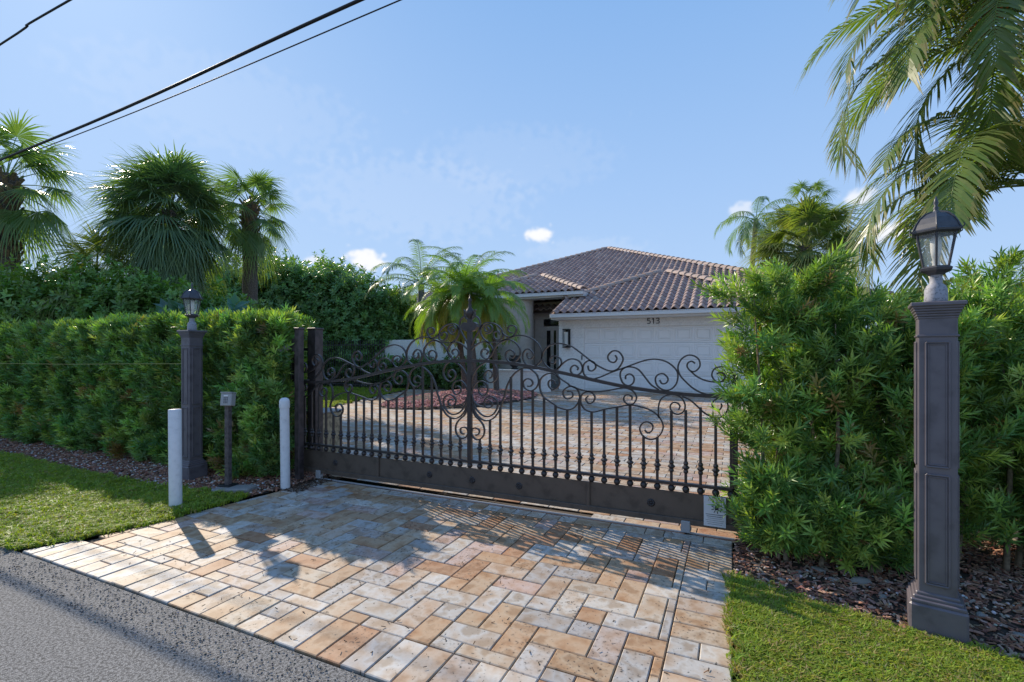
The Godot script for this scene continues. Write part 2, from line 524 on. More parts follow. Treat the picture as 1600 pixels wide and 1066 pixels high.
func paver(st: SurfaceTool, poly: PackedVector2Array, y: float, col: Color, full := true, slope := false, shift := Vector3.ZERO) -> void:
	var outer := Geometry2D.offset_polygon(poly, -0.0032, Geometry2D.JOIN_MITER)
	if outer.is_empty():
		return
	var o: PackedVector2Array = outer[0]
	var ins := Geometry2D.offset_polygon(o, -0.005, Geometry2D.JOIN_MITER)
	if ins.is_empty() or ins[0].size() != o.size():
		return
	var i: PackedVector2Array = ins[0]
	if Geometry2D.is_polygon_clockwise(o) != Geometry2D.is_polygon_clockwise(i):
		i.reverse()
	var n := o.size()
	var uo := Vector2(rng.randf(), rng.randf())
	var ua := rng.randf() * TAU
	var tx := rnd(-0.006, 0.006)
	var tz := rnd(-0.006, 0.006)
	var c := i[0]
	st.set_color(col)
	var put := func(p: Vector2, dy: float) -> void:
		var u := (p - c).rotated(ua)
		st.set_uv(u * 0.75 + uo)
		st.set_uv2(u * 1.35 + uo * 3.0)
		st.add_vertex(Vector3(p.x, y + dy + (p.x - c.x) * tx + (p.y - c.y) * tz + (gh(p.y) if slope else 0.0), p.y) - shift)
	var cw := Geometry2D.is_polygon_clockwise(i)
	# start both rings at the nearest corners
	var off := 0
	for k in n:
		if i[k].distance_squared_to(o[0]) < i[off].distance_squared_to(o[0]):
			off = k
	for k in range(1, n - 1):
		if cw:
			put.call(i[0], 0.0); put.call(i[k + 1], 0.0); put.call(i[k], 0.0)
		else:
			put.call(i[0], 0.0); put.call(i[k], 0.0); put.call(i[k + 1], 0.0)
	for k in n:
		var a := o[k]
		var b := o[(k + 1) % n]
		var ia := i[(k + off) % n]
		var ib := i[(k + 1 + off) % n]
		put.call(a, -0.004); put.call(b, -0.004); put.call(ib, 0.0)
		put.call(a, -0.004); put.call(ib, 0.0); put.call(ia, 0.0)
		if full:
			put.call(a, -0.04); put.call(b, -0.04); put.call(b, -0.004)
			put.call(a, -0.04); put.call(b, -0.004); put.call(a, -0.004)

func rect(x0: float, z0: float, x1: float, z1: float) -> PackedVector2Array:
	return PackedVector2Array([Vector2(x0, z0), Vector2(x1, z0), Vector2(x1, z1), Vector2(x0, z1)])

func build_driveway() -> void:
	var d := Node3D.new()
	d.name = "driveway"
	add_child(d)
	d.set_meta("kind", "structure")
	part(d, "bedding", sheet(drive_poly, -0.009), M.sand)
	part(d, "bedding", sheet(inner_poly, -0.013, true), M.sand)
	var pieces := []
	var L := 0.312
	var W := 0.156
	# soldier course along the road
	var x := -5.2
	while x < 0.1:
		pieces.append([rect(x, -2.115, x + W, -1.80), 0.2 if x < -3.4 else 0.42])
		x += W
	# border beside the lawn
	var z := -2.115
	while z > -4.15:
		pieces.append([rect(-0.312, maxf(z - W, -4.19), 0.0, z), 0.45])
		z -= W
	# course in front of the gate track
	x = -4.9
	while x < 0.0:
		var w := L if rng.randf() < 0.55 else W
		pieces.append([rect(x, -4.332, minf(x + w, 0.0), -4.19), 0.1])
		x += w
	# herringbone field
	var field := rect(-5.2, -4.19, -0.312, -2.115)
	for i in range(-2, 36):
		for j in range(-1, 16):
			var c := posmod(i - j, 4)
			var r: PackedVector2Array
			var px := -5.2 + i * W
			var pz := -4.19 + j * W - 0.05
			if c == 0:
				r = rect(px, pz, px + L, pz + W)
			elif c == 3:
				r = rect(px, pz, px + W, pz + L)
			else:
				continue
			var cut := Geometry2D.intersect_polygons(r, field)
			if cut.size():
				var warm := 0.46 + 0.2 * smoothstep(-4.2, -1.5, px)
				pieces.append([cut[0], warm])
	for p in pieces:
		var cut := Geometry2D.intersect_polygons(p[0], drive_poly)
		if cut.is_empty():
			continue
		var poly: PackedVector2Array = cut[0]
		var area := 0.0
		var mid := Vector2.ZERO
		for k in poly.size():
			area += poly[k].cross(poly[(k + 1) % poly.size()]) * 0.5
			mid += poly[k] / poly.size()
		if absf(area) < 0.004:
			continue
		# a few blocks are laid as two short ones
		var halves := [poly]
		if poly.size() == 4 and rng.randf() < 0.13 and absf(area) > 0.04:
			var b := poly
			var e0 := b[0].distance_to(b[1]) > b[1].distance_to(b[2])
			var q := PackedVector2Array([b[0], b[1], b[2], b[3]]) if e0 else PackedVector2Array([b[1], b[2], b[3], b[0]])
			var m0 := q[0].lerp(q[1], 0.5)
			var m1 := q[3].lerp(q[2], 0.5)
			halves = [PackedVector2Array([q[0], m0, m1, q[3]]), PackedVector2Array([m0, q[1], q[2], m1])]
		for h in halves:
			var st := tool()
			var at := Vector3(mid.x, 0, mid.y)
			paver(st, h, 0.010 + rnd(-0.002, 0.0025), stone_colour(p[1]), true, false, at)
			part(d, "paver", done(st), M.stone if rng.randf() < 0.62 else M.stone_pitted, at)
	# inside the gate: running bond, too many to pick apart, beyond the gate bars
	var st := [tool(), tool()]
	var row := 0
	z = -4.37
	while z > -17.5:
		var xx := -11.2 + (L * 0.5 if row % 2 else 0.0)
		while xx < 1.8:
			var c := Vector2(xx + L * 0.5, z - W * 0.5)
			if inside(c, inner_poly) and not inside(c, island):
				paver(st[rng.randi() % 2], rect(xx, z - W, xx + L, z), 0.008 + rnd(-0.002, 0.002), stone_colour(0.5), false, true)
			xx += L
		z -= W
		row += 1
	for k in 2:
		var o := part(d, "inner_pavers", done(st[k]), M.stone if k == 0 else M.stone_pitted)
		o.set_meta("kind", "stuff")

# ------------------------------------------------------------------ house
# barrel tiles on a roof plane: eave from a to b (level), rising along up; poly in (along, up) metres
func tile_mesh(col: Color) -> ArrayMesh:
	var st := tool()
	st.set_color(col)
	tile(st, Transform3D.IDENTITY, col)
	return done(st)

func tile(st: SurfaceTool, t: Transform3D, col: Color) -> void:
	# x across, z up the slope (towards the ridge), y out of the plane
	st.set_color(col)
	var w := 0.27
	var prof := []
	for k in 7:
		var a := PI * k / 6.0
		prof.append(Vector2(-w * 0.5 + w * 0.72 * k / 6.0, 0.018 + sin(a) * 0.075))
	prof.append(Vector2(w * 0.5 - 0.03, 0.006))
	prof.append(Vector2(w * 0.5 + 0.01, 0.02))
	st.set_smooth_group(1)
	for k in prof.size() - 1:
		var a: Vector2 = prof[k]
		var b: Vector2 = prof[k + 1]
		quad(st, t * Vector3(a.x, a.y + 0.028, -0.02), t * Vector3(a.x, a.y, 0.40), t * Vector3(b.x, b.y, 0.40), t * Vector3(b.x, b.y + 0.028, -0.02))
	st.set_smooth_group(-1)
	for k in prof.size() - 1:
		var a: Vector2 = prof[k]
		var b: Vector2 = prof[k + 1]
		quad(st, t * Vector3(a.x, a.y + 0.028, -0.02), t * Vector3(b.x, b.y + 0.028, -0.02), t * Vector3(b.x, b.y - 0.002, -0.018), t * Vector3(a.x, a.y - 0.002, -0.018))

func tile_colour() -> Color:
	var k := rng.randi() % 4
	var c: Color = [Color(0.44, 0.305, 0.255), Color(0.37, 0.25, 0.215), Color(0.50, 0.37, 0.31), Color(0.40, 0.28, 0.245)][k]
	var f := rnd(0.85, 1.12)
	return Color(c.r * f, c.g * f, c.b * f)

func roof_plane(parent: Node, a: Vector3, along: Vector3, up: Vector3, poly: PackedVector2Array, single: bool) -> void:
	# the deck below the tiles
	var deck := tool()
	var nrm := up.cross(along).normalized()
	if nrm.y < 0:
		nrm = -nrm
	var ix := Geometry2D.triangulate_polygon(poly)
	deck.set_color(Color(0.41, 0.29, 0.25))
	for k in range(0, ix.size(), 3):
		var p := []
		for j in 3:
			p.append(a + along * poly[ix[k + j]].x + up * poly[ix[k + j]].y)
		if (p[2] - p[0]).cross(p[1] - p[0]).dot(nrm) < 0:
			p.reverse()
		tri(deck, p[0], p[1], p[2])
		tri(deck, p[2] - nrm * 0.12, p[1] - nrm * 0.12, p[0] - nrm * 0.12)
	part(parent, "roof_deck", done(deck), M.tile)
	var variants := []
	for k in 8:
		variants.append(tile_mesh(tile_colour()))
	var rest := tool()
	var count := 0
	var r := 0
	var top := 0.0
	var lo := 1e9
	var hi := -1e9
	for p in poly:
		top = maxf(top, p.y)
		lo = minf(lo, p.x)
		hi = maxf(hi, p.x)
	var b := Basis(along, nrm, up)
	while r * 0.36 < top:
		var x := lo + 0.135
		while x < hi:
			var c := Vector2(x, r * 0.36 + 0.17)
			if inside(c, poly):
				var t := Transform3D(b, a + along * x + up * (r * 0.36 + rnd(-0.006, 0.006)) + nrm * 0.004)
				if single and count < 290:
					var o := part(parent, "roof_tile", variants[rng.randi() % 8], M.tile)
					o.transform = t
				else:
					tile(rest, t, tile_colour())
				count += 1
			x += 0.27
		r += 1
	if not single or count > 290:
		var o := part(parent, "roof_tiles", done(rest), M.tile)
		o.set_meta("kind", "stuff")

func ridge(parent: Node, a: Vector3, b: Vector3, singles: bool) -> void:
	var d := (b - a).normalized()
	var side := d.cross(Vector3.UP).normalized()
	var up := side.cross(d)
	var n := int(a.distance_to(b) / 0.38)
	var meshes := []
	for v in 3:
		var st := tool()
		var f := rnd(0.95, 1.15)
		st.set_color(Color(0.52 * f, 0.38 * f, 0.31 * f))
		st.set_smooth_group(1)
		var pr := []
		for k in 7:
			var t := PI * k / 6.0
			pr.append(Vector2(cos(t) * 0.15, sin(t) * 0.12 - 0.02))
		for k in 6:
			quad(st, Vector3(pr[k].x * 1.12, pr[k].y * 1.12 + 0.035, -0.03), Vector3(pr[k].x, pr[k].y, 0.41), Vector3(pr[k + 1].x, pr[k + 1].y, 0.41), Vector3(pr[k + 1].x * 1.12, pr[k + 1].y * 1.12 + 0.035, -0.03))
		st.set_smooth_group(-1)
		for k in 6:
			quad(st, Vector3(pr[k].x * 1.12, pr[k].y * 1.12 + 0.035, -0.03), Vector3(pr[k + 1].x * 1.12, pr[k + 1].y * 1.12 + 0.035, -0.03), Vector3(pr[k + 1].x, pr[k + 1].y - 0.01, -0.03), Vector3(pr[k].x, pr[k].y - 0.01, -0.03))
		meshes.append(done(st))
	for k in n:
		var o := part(parent, "ridge_tile", meshes[rng.randi() % 3], M.tile)
		o.transform = Transform3D(Basis(side, up, d), a + d * (k * 0.38) + up * 0.05)

func eave(parent: Node, a: Vector3, b: Vector3, out: Vector3) -> void:
	# fascia board and a gutter with a rolled lip
	var st := tool()
	var mid := (a + b) * 0.5
	var len := a.distance_to(b)
	var turn := Basis((b - a).normalized(), Vector3.UP, (b - a).normalized().cross(Vector3.UP))
	box(st, mid + Vector3(0, -0.10, 0) - out * 0.02, Vector3(len, 0.17, 0.03), 0.004, turn)
	part(parent, "fascia", done(st), M.trim)
	var g := tool()
	box(g, mid + Vector3(0, -0.085, 0) + out * 0.055, Vector3(len + 0.02, 0.11, 0.11), 0.012, turn)
	box(g, mid + Vector3(0, -0.022, 0) + out * 0.108, Vector3(len + 0.03, 0.022, 0.022), 0.006, turn)
	part(parent, "gutter", done(g), M.trim)
	# soffit
	var s := tool()
	box(s, mid + Vector3(0, -0.19, 0) - out * 0.34, Vector3(len, 0.02, 0.66), 0.002, turn)
	part(parent, "soffit", done(s), M.trim)

func build_house() -> void:
	var fl := 0.23
	var h := thing("house", "white stucco house with hipped brown barrel tile roof and a wide garage door", "house", Vector3.ZERO)
	# garage front with its door opening
	var st := tool()
	var zf := -16.6
	box(st, Vector3((-5.76 - 4.82) * 0.5, (fl + 2.86) * 0.5 - 0.1, zf - 0.1), Vector3(0.94, 2.86 - fl + 0.2, 0.2), 0.004)
	box(st, Vector3((0.06 + 1.9) * 0.5, (fl + 2.86) * 0.5 - 0.1, zf - 0.1), Vector3(1.84, 2.86 - fl + 0.2, 0.2), 0.004)
	box(st, Vector3(-2.38, 2.66, zf - 0.102), Vector3(4.9, 0.4, 0.2), 0.004)
	box(st, Vector3(-5.66, 1.55, -18.6), Vector3(0.2, 3.1, 3.78), 0.004)
	box(st, Vector3(1.8, 1.45, -18.6), Vector3(0.2, 2.9, 3.78), 0.004)
	# wall between the entry roof and the garage roof
	box(st, Vector3(-5.62, 3.25, -18.75), Vector3(0.18, 0.9, 2.0), 0.004)
	part(h, "wall", done(st), M.stucco)
	# sectional door: four rows of eight pressed panels
	var door := part(h, "garage_door", box_mesh(Vector3(4.9, 2.25, 0.05), 0.004), M.door, Vector3(-2.38, fl + 1.115, zf - 0.13))
	var pm := tool()
	for q in 2:
		var pw0 := 0.52 - q * 0.12
		var ph := 0.42 - q * 0.12
		for sg in [-1.0, 1.0]:
			box(pm, Vector3(sg * pw0 * 0.5, 0, 0), Vector3(0.03, ph, 0.035), 0.012)
			box(pm, Vector3(0, sg * ph * 0.5, 0), Vector3(pw0, 0.03, 0.034), 0.012)
	box(pm, Vector3(0, 0, 0), Vector3(0.36, 0.26, 0.03), 0.012)
	var panel := done(pm)
	for r in 4:
		for c in 8:
			part(door, "panel", panel, M.door, Vector3(-2.44 + 0.305 + c * 0.61, -1.115 + 0.28 + r * 0.557, 0.028))
	for r in 3:
		part(door, "section_joint", box_mesh(Vector3(4.88, 0.008, 0.012), 0.001), M.keys, Vector3(0, -1.115 + 0.557 * (r + 1), 0.021))
	part(door, "handle", box_mesh(Vector3(0.03, 0.16, 0.04), 0.006), M.black, Vector3(-2.40 - 0.10, 0.05, 0.16))
	# house numbers
	var tm := TextMesh.new()
	var font := SystemFont.new()
	font.font_names = PackedStringArray(["Droid Sans"])
	tm.font = font
	tm.text = "513"
	tm.font_size = 48
	tm.pixel_size = 0.0056
	tm.depth = 0.02
	part(h, "house_number", tm, M.black, Vector3(-2.42, 2.63, zf + 0.012))
	# entry: recessed double door, wall beside it, rounded corner
	var en := tool()
	box(en, Vector3(-9.9, 1.95, -18.4), Vector3(4.4, 3.7, 1.4), 0.01)
	part(h, "wall", done(en), M.beige)
	var corner := tool()
	lathe(corner, [Vector2(0.36, 0.2), Vector2(0.36, 3.8)], 24, Vector3(-7.72, 0, -18.02))
	part(h, "rounded_corner", done(corner), M.beige)
	var back := tool()
	box(back, Vector3(-6.7, 3.35, -19.1), Vector3(2.1, 0.72, 0.16), 0.004)
	box(back, Vector3(-7.48, 1.6, -19.12), Vector3(0.4, 3.2, 0.16), 0.004)
	part(h, "entry_wall", done(back), M.beige)
	part(h, "transom", box_mesh(Vector3(1.5, 0.22, 0.04), 0.004), M.glass, Vector3(-6.54, 2.86, -19.08))
	for k in 2:
		var leaf := part(h, "entry_door", box_mesh(Vector3(0.66, 2.42, 0.06), 0.006), M.beige, Vector3(-6.95 + k * 0.67, fl + 1.25, -19.06))
		part(leaf, "pane", box_mesh(Vector3(0.17, 1.85, 0.02), 0.004), M.glass, Vector3(-0.10 if k == 0 else 0.08, 0.1, 0.03))
		part(leaf, "pane", box_mesh(Vector3(0.10, 1.85, 0.02), 0.004), M.glass, Vector3(0.18 if k == 0 else -0.2, 0.1, 0.03))
		part(leaf, "handle", box_mesh(Vector3(0.025, 0.4, 0.05), 0.008), M.trim, Vector3(0.30 if k == 0 else -0.30, 0.0, 0.05))
	part(h, "entry_step", box_mesh(Vector3(2.2, 0.2, 1.6), 0.02), M.concrete, Vector3(-6.8, fl + 0.06, -18.3))
	# the main walls below the great roof
	var mw := tool()
	box(mw, Vector3(-7.2, 1.6, -31.0), Vector3(21.6, 3.2, 22.6), 0.01)
	part(h, "wall", done(mw), M.stucco)
	# main roof: a pyramid of hips
	var s := 0.417
	var k1 := sqrt(1.0 + s * s)
	var R := 11.6
	var up_f := Vector3(0, s, -1) / k1
	var e0 := Vector3(-7.17 - R, 3.3, -18.5)
	roof_plane(h, e0, Vector3.RIGHT, up_f, PackedVector2Array([Vector2(0, 0), Vector2(2 * R, 0), Vector2(R, R * k1)]), false)
	var apex := Vector3(-7.17, 3.3 + s * R, -18.5 - R)
	var deck := tool()
	deck.set_color(Color(0.41, 0.29, 0.25))
	var br := Vector3(-7.17 + R, 3.3, -18.5 - 2 * R)
	var bl := Vector3(-7.17 - R, 3.3, -18.5 - 2 * R)
	tri(deck, e0, apex, bl)
	tri(deck, e0 + Vector3(2 * R, 0, 0), br, apex)
	tri(deck, br, bl, apex)
	part(h, "roof_deck", done(deck), M.tile)
	ridge(h, Vector3(-7.17 + R, 3.3, -18.5), apex, true)
	ridge(h, e0, apex, true)
	eave(h, e0, e0 + Vector3(8.0, 0, 0), Vector3.BACK)
	# garage roof
	var g := 4.81
	var ga := Vector3(-5.84, 2.93, -16.0)
	roof_plane(h, ga, Vector3.RIGHT, up_f, PackedVector2Array([Vector2(0, 0), Vector2(8.06, 0), Vector2(3.25, g * k1), Vector2(0, 1.56 * k1)]), true)
	var gx := Vector3(-2.59, 2.93 + s * g, -16.0 - g)
	ridge(h, Vector3(-5.84, 2.93 + s * 1.56, -17.56), gx, true)
	ridge(h, Vector3(2.22, 2.93, -16.0), gx, true)
	var side := tool()
	side.set_color(Color(0.41, 0.29, 0.25))
	var gb := Vector3(-2.59, gx.y, -24.0)
	quad(side, Vector3(2.22, 2.93, -16.0), gx, gb, Vector3(2.22, 2.93, -24.0))
	quad(side, Vector3(-5.84, 2.93 + s * 1.56, -17.56), Vector3(-5.84, 2.93 + s * 1.56, -24), gb, gx)
	tri(side, Vector3(-5.84, 2.85, -16.0), Vector3(-5.84, 2.93, -16.0), Vector3(-5.84, 2.93 + s * 1.56, -17.56))
	tri(side, Vector3(-5.84, 2.85, -16.0), Vector3(-5.84, 2.93 + s * 1.56, -17.56), Vector3(-5.84, 2.85, -17.56))
	part(h, "roof_deck", done(side), M.tile)
	eave(h, ga, ga + Vector3(8.06, 0, 0), Vector3.BACK)
	# entry roof
	var q := 2.76
	var ea := Vector3(-7.86 - q, 3.90, -17.5)
	roof_plane(h, ea, Vector3.RIGHT, up_f, PackedVector2Array([Vector2(0, 0), Vector2(2 * q, 0), Vector2(q, q * k1)]), false)
	var ex := Vector3(-7.86, 3.90 + s * q, -17.5 - q)
	ridge(h, Vector3(-7.86 + q, 3.90, -17.5), ex, true)
	ridge(h, ea, ex, true)
	ridge(h, ex + Vector3(0, 0, -2.8), ex, true)
	var sd := tool()
	sd.set_color(Color(0.41, 0.29, 0.25))
	var er := Vector3(-7.86 + q, 3.90, -17.5)
	quad(sd, er, ex, ex + Vector3(0, 0, -3.6), er + Vector3(0, 0, -3.6))
	quad(sd, ea, ea + Vector3(0, 0, -3.6), ex + Vector3(0, 0, -3.6), ex)
	part(h, "roof_deck", done(sd), M.tile)
	eave(h, ea, ea + Vector3(2 * q, 0, 0), Vector3.BACK)
	part(h, "fascia", box_mesh(Vector3(0.03, 0.17, 2.3), 0.004), M.trim, er + Vector3(0.0, -0.10, -1.2))
	# wall lantern beside the garage door
	var sc := thing("wall_lantern", "tall black box lantern fixed beside the garage door", "wall lantern", Vector3(-5.42, 1.74, zf))
	part(sc, "back_plate", box_mesh(Vector3(0.16, 0.62, 0.02), 0.003), M.black, Vector3(0, 0.34, 0.012))
	for k in 4:
		part(sc, "frame_bar", box_mesh(Vector3(0.026, 0.64, 0.026), 0.003), M.black, Vector3(-0.1 if k % 2 else 0.1, 0.34, 0.04 if k < 2 else 0.22))
	for k in 2:
		part(sc, "cap", box_mesh(Vector3(0.24, 0.03, 0.22), 0.004), M.black, Vector3(0, 0.02 + k * 0.64, 0.13))
	part(sc, "diffuser", box_mesh(Vector3(0.12, 0.5, 0.12), 0.01), M.bulb, Vector3(0, 0.32, 0.13))
	# garden walls
	var w := thing("garden_wall", "low white stucco wall between the palms and the house", "wall", Vector3(0, 0, -16.2))
	var wm := tool()
	box(wm, Vector3(-10.9, 1.12, 0), Vector3(4.9, 1.96, 0.22), 0.01)
	part(w, "wall", done(wm), M.stucco)
	var wm2 := tool()
	box(wm2, Vector3(-13.95, 0.84, 0), Vector3(1.19, 1.44, 0.22), 0.01)
	part(w, "lower_wall", done(wm2), M.stucco)
	var pw := thing("planter_wall", "knee high white stucco planter wall beside the entry", "wall", Vector3(-6.9, gh(-15.6), -15.6))
	part(pw, "wall", box_mesh(Vector3(2.3, 0.72, 0.3), 0.015), M.stucco, Vector3(0, 0.34, 0))
	part(pw, "coping", box_mesh(Vector3(2.4, 0.06, 0.38), 0.012), M.stucco, Vector3(0, 0.73, 0))
	var urn := thing("garden_urn", "round black garden urn standing by the entry planter", "urn", Vector3(-7.08, gh(-15.6) + 0.76, -15.62))
	var um := tool()
	lathe(um, [Vector2(0.0, 0.0), Vector2(0.12, 0.0), Vector2(0.14, 0.03), Vector2(0.08, 0.07), Vector2(0.17, 0.14), Vector2(0.23, 0.26), Vector2(0.21, 0.38), Vector2(0.15, 0.46), Vector2(0.19, 0.5), Vector2(0.16, 0.5), Vector2(0.13, 0.44), Vector2(0.0, 0.42)], 20)
	part(urn, "bowl", done(um), M.black)

# ------------------------------------------------------------------ plants: small pieces
# one leaf blade: base, two shoulders, tip, folded along its middle
func leaf(st: SurfaceTool, at: Vector3, d: Vector3, up: Vector3, len: float, wid: float, col: Color, fold := 0.25, curl := 0.15) -> void:
	var s := d.cross(up).normalized() * wid * 0.5
	var m := at + d * len * 0.45 - up * fold * wid
	var tip := at + d * len - up * curl * len
	st.set_color(col)
	tri(st, at, m + s + up * fold * wid, m)
	tri(st, at, m, m - s + up * fold * wid)
	tri(st, m, m + s + up * fold * wid, tip)
	tri(st, m, tip, m - s + up * fold * wid)

# a podocarpus shoot: narrow leaves set round a short green stem, growing along +Y
func yew_sprig(n: int, len: float, leaf_len: float, wid: float, fresh: float) -> ArrayMesh:
	var st := tool()
	st.set_color(Color(0.5, 0.45, 0.3))
	tube(st, [Vector3.ZERO, Vector3(0.004, len * 0.5, 0.0), Vector3(0, len, 0)], [0.0025, 0.002, 0.001], 3, false)
	for k in n:
		var f := float(k) / n
		var a := k * 2.399 + rnd(-0.3, 0.3)
		var tilt := lerpf(1.25, 0.35, f) + rnd(-0.15, 0.15)
		var d := Vector3(cos(a) * sin(tilt), cos(tilt), sin(a) * sin(tilt))
		var up := (Vector3.UP - d * d.y).normalized() if absf(d.y) < 0.98 else Vector3.RIGHT
		var c := rnd(0.8, 1.15) * lerpf(1.0, 1.0 + fresh, f * f)
		leaf(st, Vector3(0, len * (0.1 + 0.9 * f), 0), d, up, leaf_len * rnd(0.8, 1.15), wid, Color(c * (1.0 + fresh * 0.6 * f), c, c * 0.9), 0.15, 0.12)
	return done(st)

# a twig with broad leaves, growing along +Y
func broad_sprig(n: int, len: float, leaf_len: float, wid: float) -> ArrayMesh:
	var st := tool()
	for k in n:
		var f := float(k + 0.5) / n
		var a := k * 2.399 + rnd(-0.4, 0.4)
		var tilt := lerpf(1.35, 0.5, f) + rnd(-0.2, 0.2)
		var d := Vector3(cos(a) * sin(tilt), cos(tilt), sin(a) * sin(tilt))
		var up := (Vector3.UP - d * d.y).normalized()
		var c := rnd(0.8, 1.2)
		leaf(st, Vector3(0, len * f, 0), d, up, leaf_len * rnd(0.75, 1.15), wid * rnd(0.85, 1.1), Color(c, c, c), 0.12, 0.2)
	return done(st)

func scatter(parent: Node, called: String, mesh: Mesh, m: Material, xf: Array, cols: Array, kind := "") -> MultiMeshInstance3D:
	var mm := MultiMesh.new()
	mm.transform_format = MultiMesh.TRANSFORM_3D
	mm.use_colors = true
	mm.mesh = mesh
	mm.instance_count = xf.size()
	for k in xf.size():
		mm.set_instance_transform(k, xf[k])
		mm.set_instance_color(k, cols[k])
	var o := MultiMeshInstance3D.new()
	o.name = called
	o.multimesh = mm
	o.material_override = m
	parent.add_child(o, true)
	if kind != "":
		o.set_meta("kind", kind)
	return o

func aimed(at: Vector3, dir: Vector3, size: float) -> Transform3D:
	var y := dir.normalized()
	var x := y.cross(Vector3(rnd(-1, 1), rnd(-1, 1), rnd(-1, 1))).normalized()
	return Transform3D(Basis(x, y, x.cross(y)).scaled(Vector3.ONE * size), at)

func green(base: Color, spread := 0.25) -> Color:
	var f := rnd(1.0 - spread, 1.0 + spread)
	return Color(base.r * f * rnd(0.85, 1.2), base.g * f, base.b * f * rnd(0.8, 1.15))

# a broadleaved bush or small tree: lumps of [centre, radii], filled with leafy twigs
func bush(called: String, label: String, category: String, at: Vector3, lumps: Array, n: int, size: float, col: Color, group := "", stems := 3, sprig: Mesh = null) -> Node3D:
	var t := thing(called, label, category, at, 0.0, group)
	var xf := []
	var cols := []
	var total := 0.0
	for l in lumps:
		total += l[1].x * l[1].y
	var nz := FastNoiseLite.new()
	nz.seed = rng.randi() % 1000
	nz.frequency = 0.9
	for l in lumps:
		var c: Vector3 = l[0]
		var r: Vector3 = l[1]
		for k in int(n * r.x * r.y / total):
			var d := Vector3(rnd(-1, 1), rnd(-0.75, 1), rnd(-1, 1))
			if d.length() < 0.1:
				continue
			d = d.normalized()
			var f := 1.0 - pow(rng.randf(), 2.0) * 0.55
			f *= 1.0 + nz.get_noise_3dv((at + c + d * 2.0) * 1.6) * 0.55
			var p := c + d * f * r
			if p.y < 0.05:
				continue
			xf.append(aimed(p, d + Vector3(rnd(-0.6, 0.6), rnd(-0.1, 0.9), rnd(-0.6, 0.6)), size * rnd(0.75, 1.3)))
			cols.append(green(col, 0.3))
	scatter(t, "crown", sprig if sprig else M.broad, M.leaf, xf, cols, "stuff")
	for k in stems:
		var l: Array = lumps[k % lumps.size()]
		var top: Vector3 = l[0] + Vector3(rnd(-0.3, 0.3), l[1].y * 0.3, rnd(-0.3, 0.3))
		var st := tool()
		var foot := Vector3(rnd(-0.12, 0.12), -0.05, rnd(-0.12, 0.12))
		tube(st, [foot, foot.lerp(top, 0.4) + Vector3(rnd(-0.1, 0.1), 0, rnd(-0.1, 0.1)), top], [0.05, 0.035, 0.012], 6)
		part(t, "trunk", done(st), M.bark)
	return t

# ------------------------------------------------------------------ yard behind the gate
func picket_fence(called: String, label: String, at: Vector3, x0: float, x1: float, h: float, step: float, spear := false) -> void:
	var f := thing(called, label, "fence", at)
	var pm := tool()
	box(pm, Vector3(0, h * 0.5, 0), Vector3(0.022, h, 0.022), 0.003)
	if spear:
		lathe(pm, [Vector2(0.012, h), Vector2(0.045, h + 0.05), Vector2(0.012, h + 0.08), Vector2(0.03, h + 0.11), Vector2(0.0, h + 0.2)], 6)
	var mesh := done(pm)
	var x := x0
	while x <= x1:
		part(f, "picket", mesh, M.black, Vector3(x, 0, 0))
		x += step
	for y in [0.15, h - 0.18]:
		part(f, "rail", box_mesh(Vector3(x1 - x0 + 0.1, 0.035, 0.03), 0.003), M.black, Vector3((x0 + x1) * 0.5, y, 0.0))

func build_yard() -> void:
	M.broad = broad_sprig(9, 0.16, 0.12, 0.062)
	M.broad_big = broad_sprig(7, 0.2, 0.3, 0.16)
	picket_fence("iron_fence", "black iron picket fence at the far end of the inner lawn", Vector3(0, gh(-14.4), -14.4), -16.4, -11.9, 1.86, 0.115)
	# low shrubs against the garden wall
	var spots := [[-11.6, -15.3, 0.75], [-10.6, -15.2, 0.8], [-9.7, -15.3, 0.7], [-8.9, -15.4, 0.8], [-12.6, -15.1, 0.6]]
	for s in spots:
		bush("low_shrub", "low dark green shrub in front of the white garden wall", "shrub", Vector3(s[0], gh(s[1]) , s[1]), [[Vector3(0, 0.5, 0), Vector3(0.55, s[2] * 0.8, 0.45)]], 380, 0.9, Color(0.15, 0.26, 0.09), "shrubs along the garden wall", 2)
	# a gate motor housing just inside
	var mo := thing("gate_motor", "tan metal gate motor housing behind the iron gate", "gate motor", Vector3(-5.42, gh(-5.2) - 0.01, -5.2))
	part(mo, "housing", box_mesh(Vector3(0.34, 0.62, 0.42), 0.02), M.tan, Vector3(0, 0.39, 0))
	part(mo, "base", box_mesh(Vector3(0.46, 0.1, 0.54), 0.01), M.concrete, Vector3(0, 0.05, 0))
	part(mo, "lid", box_mesh(Vector3(0.37, 0.03, 0.45), 0.01), M.keypad, Vector3(0, 0.71, 0))

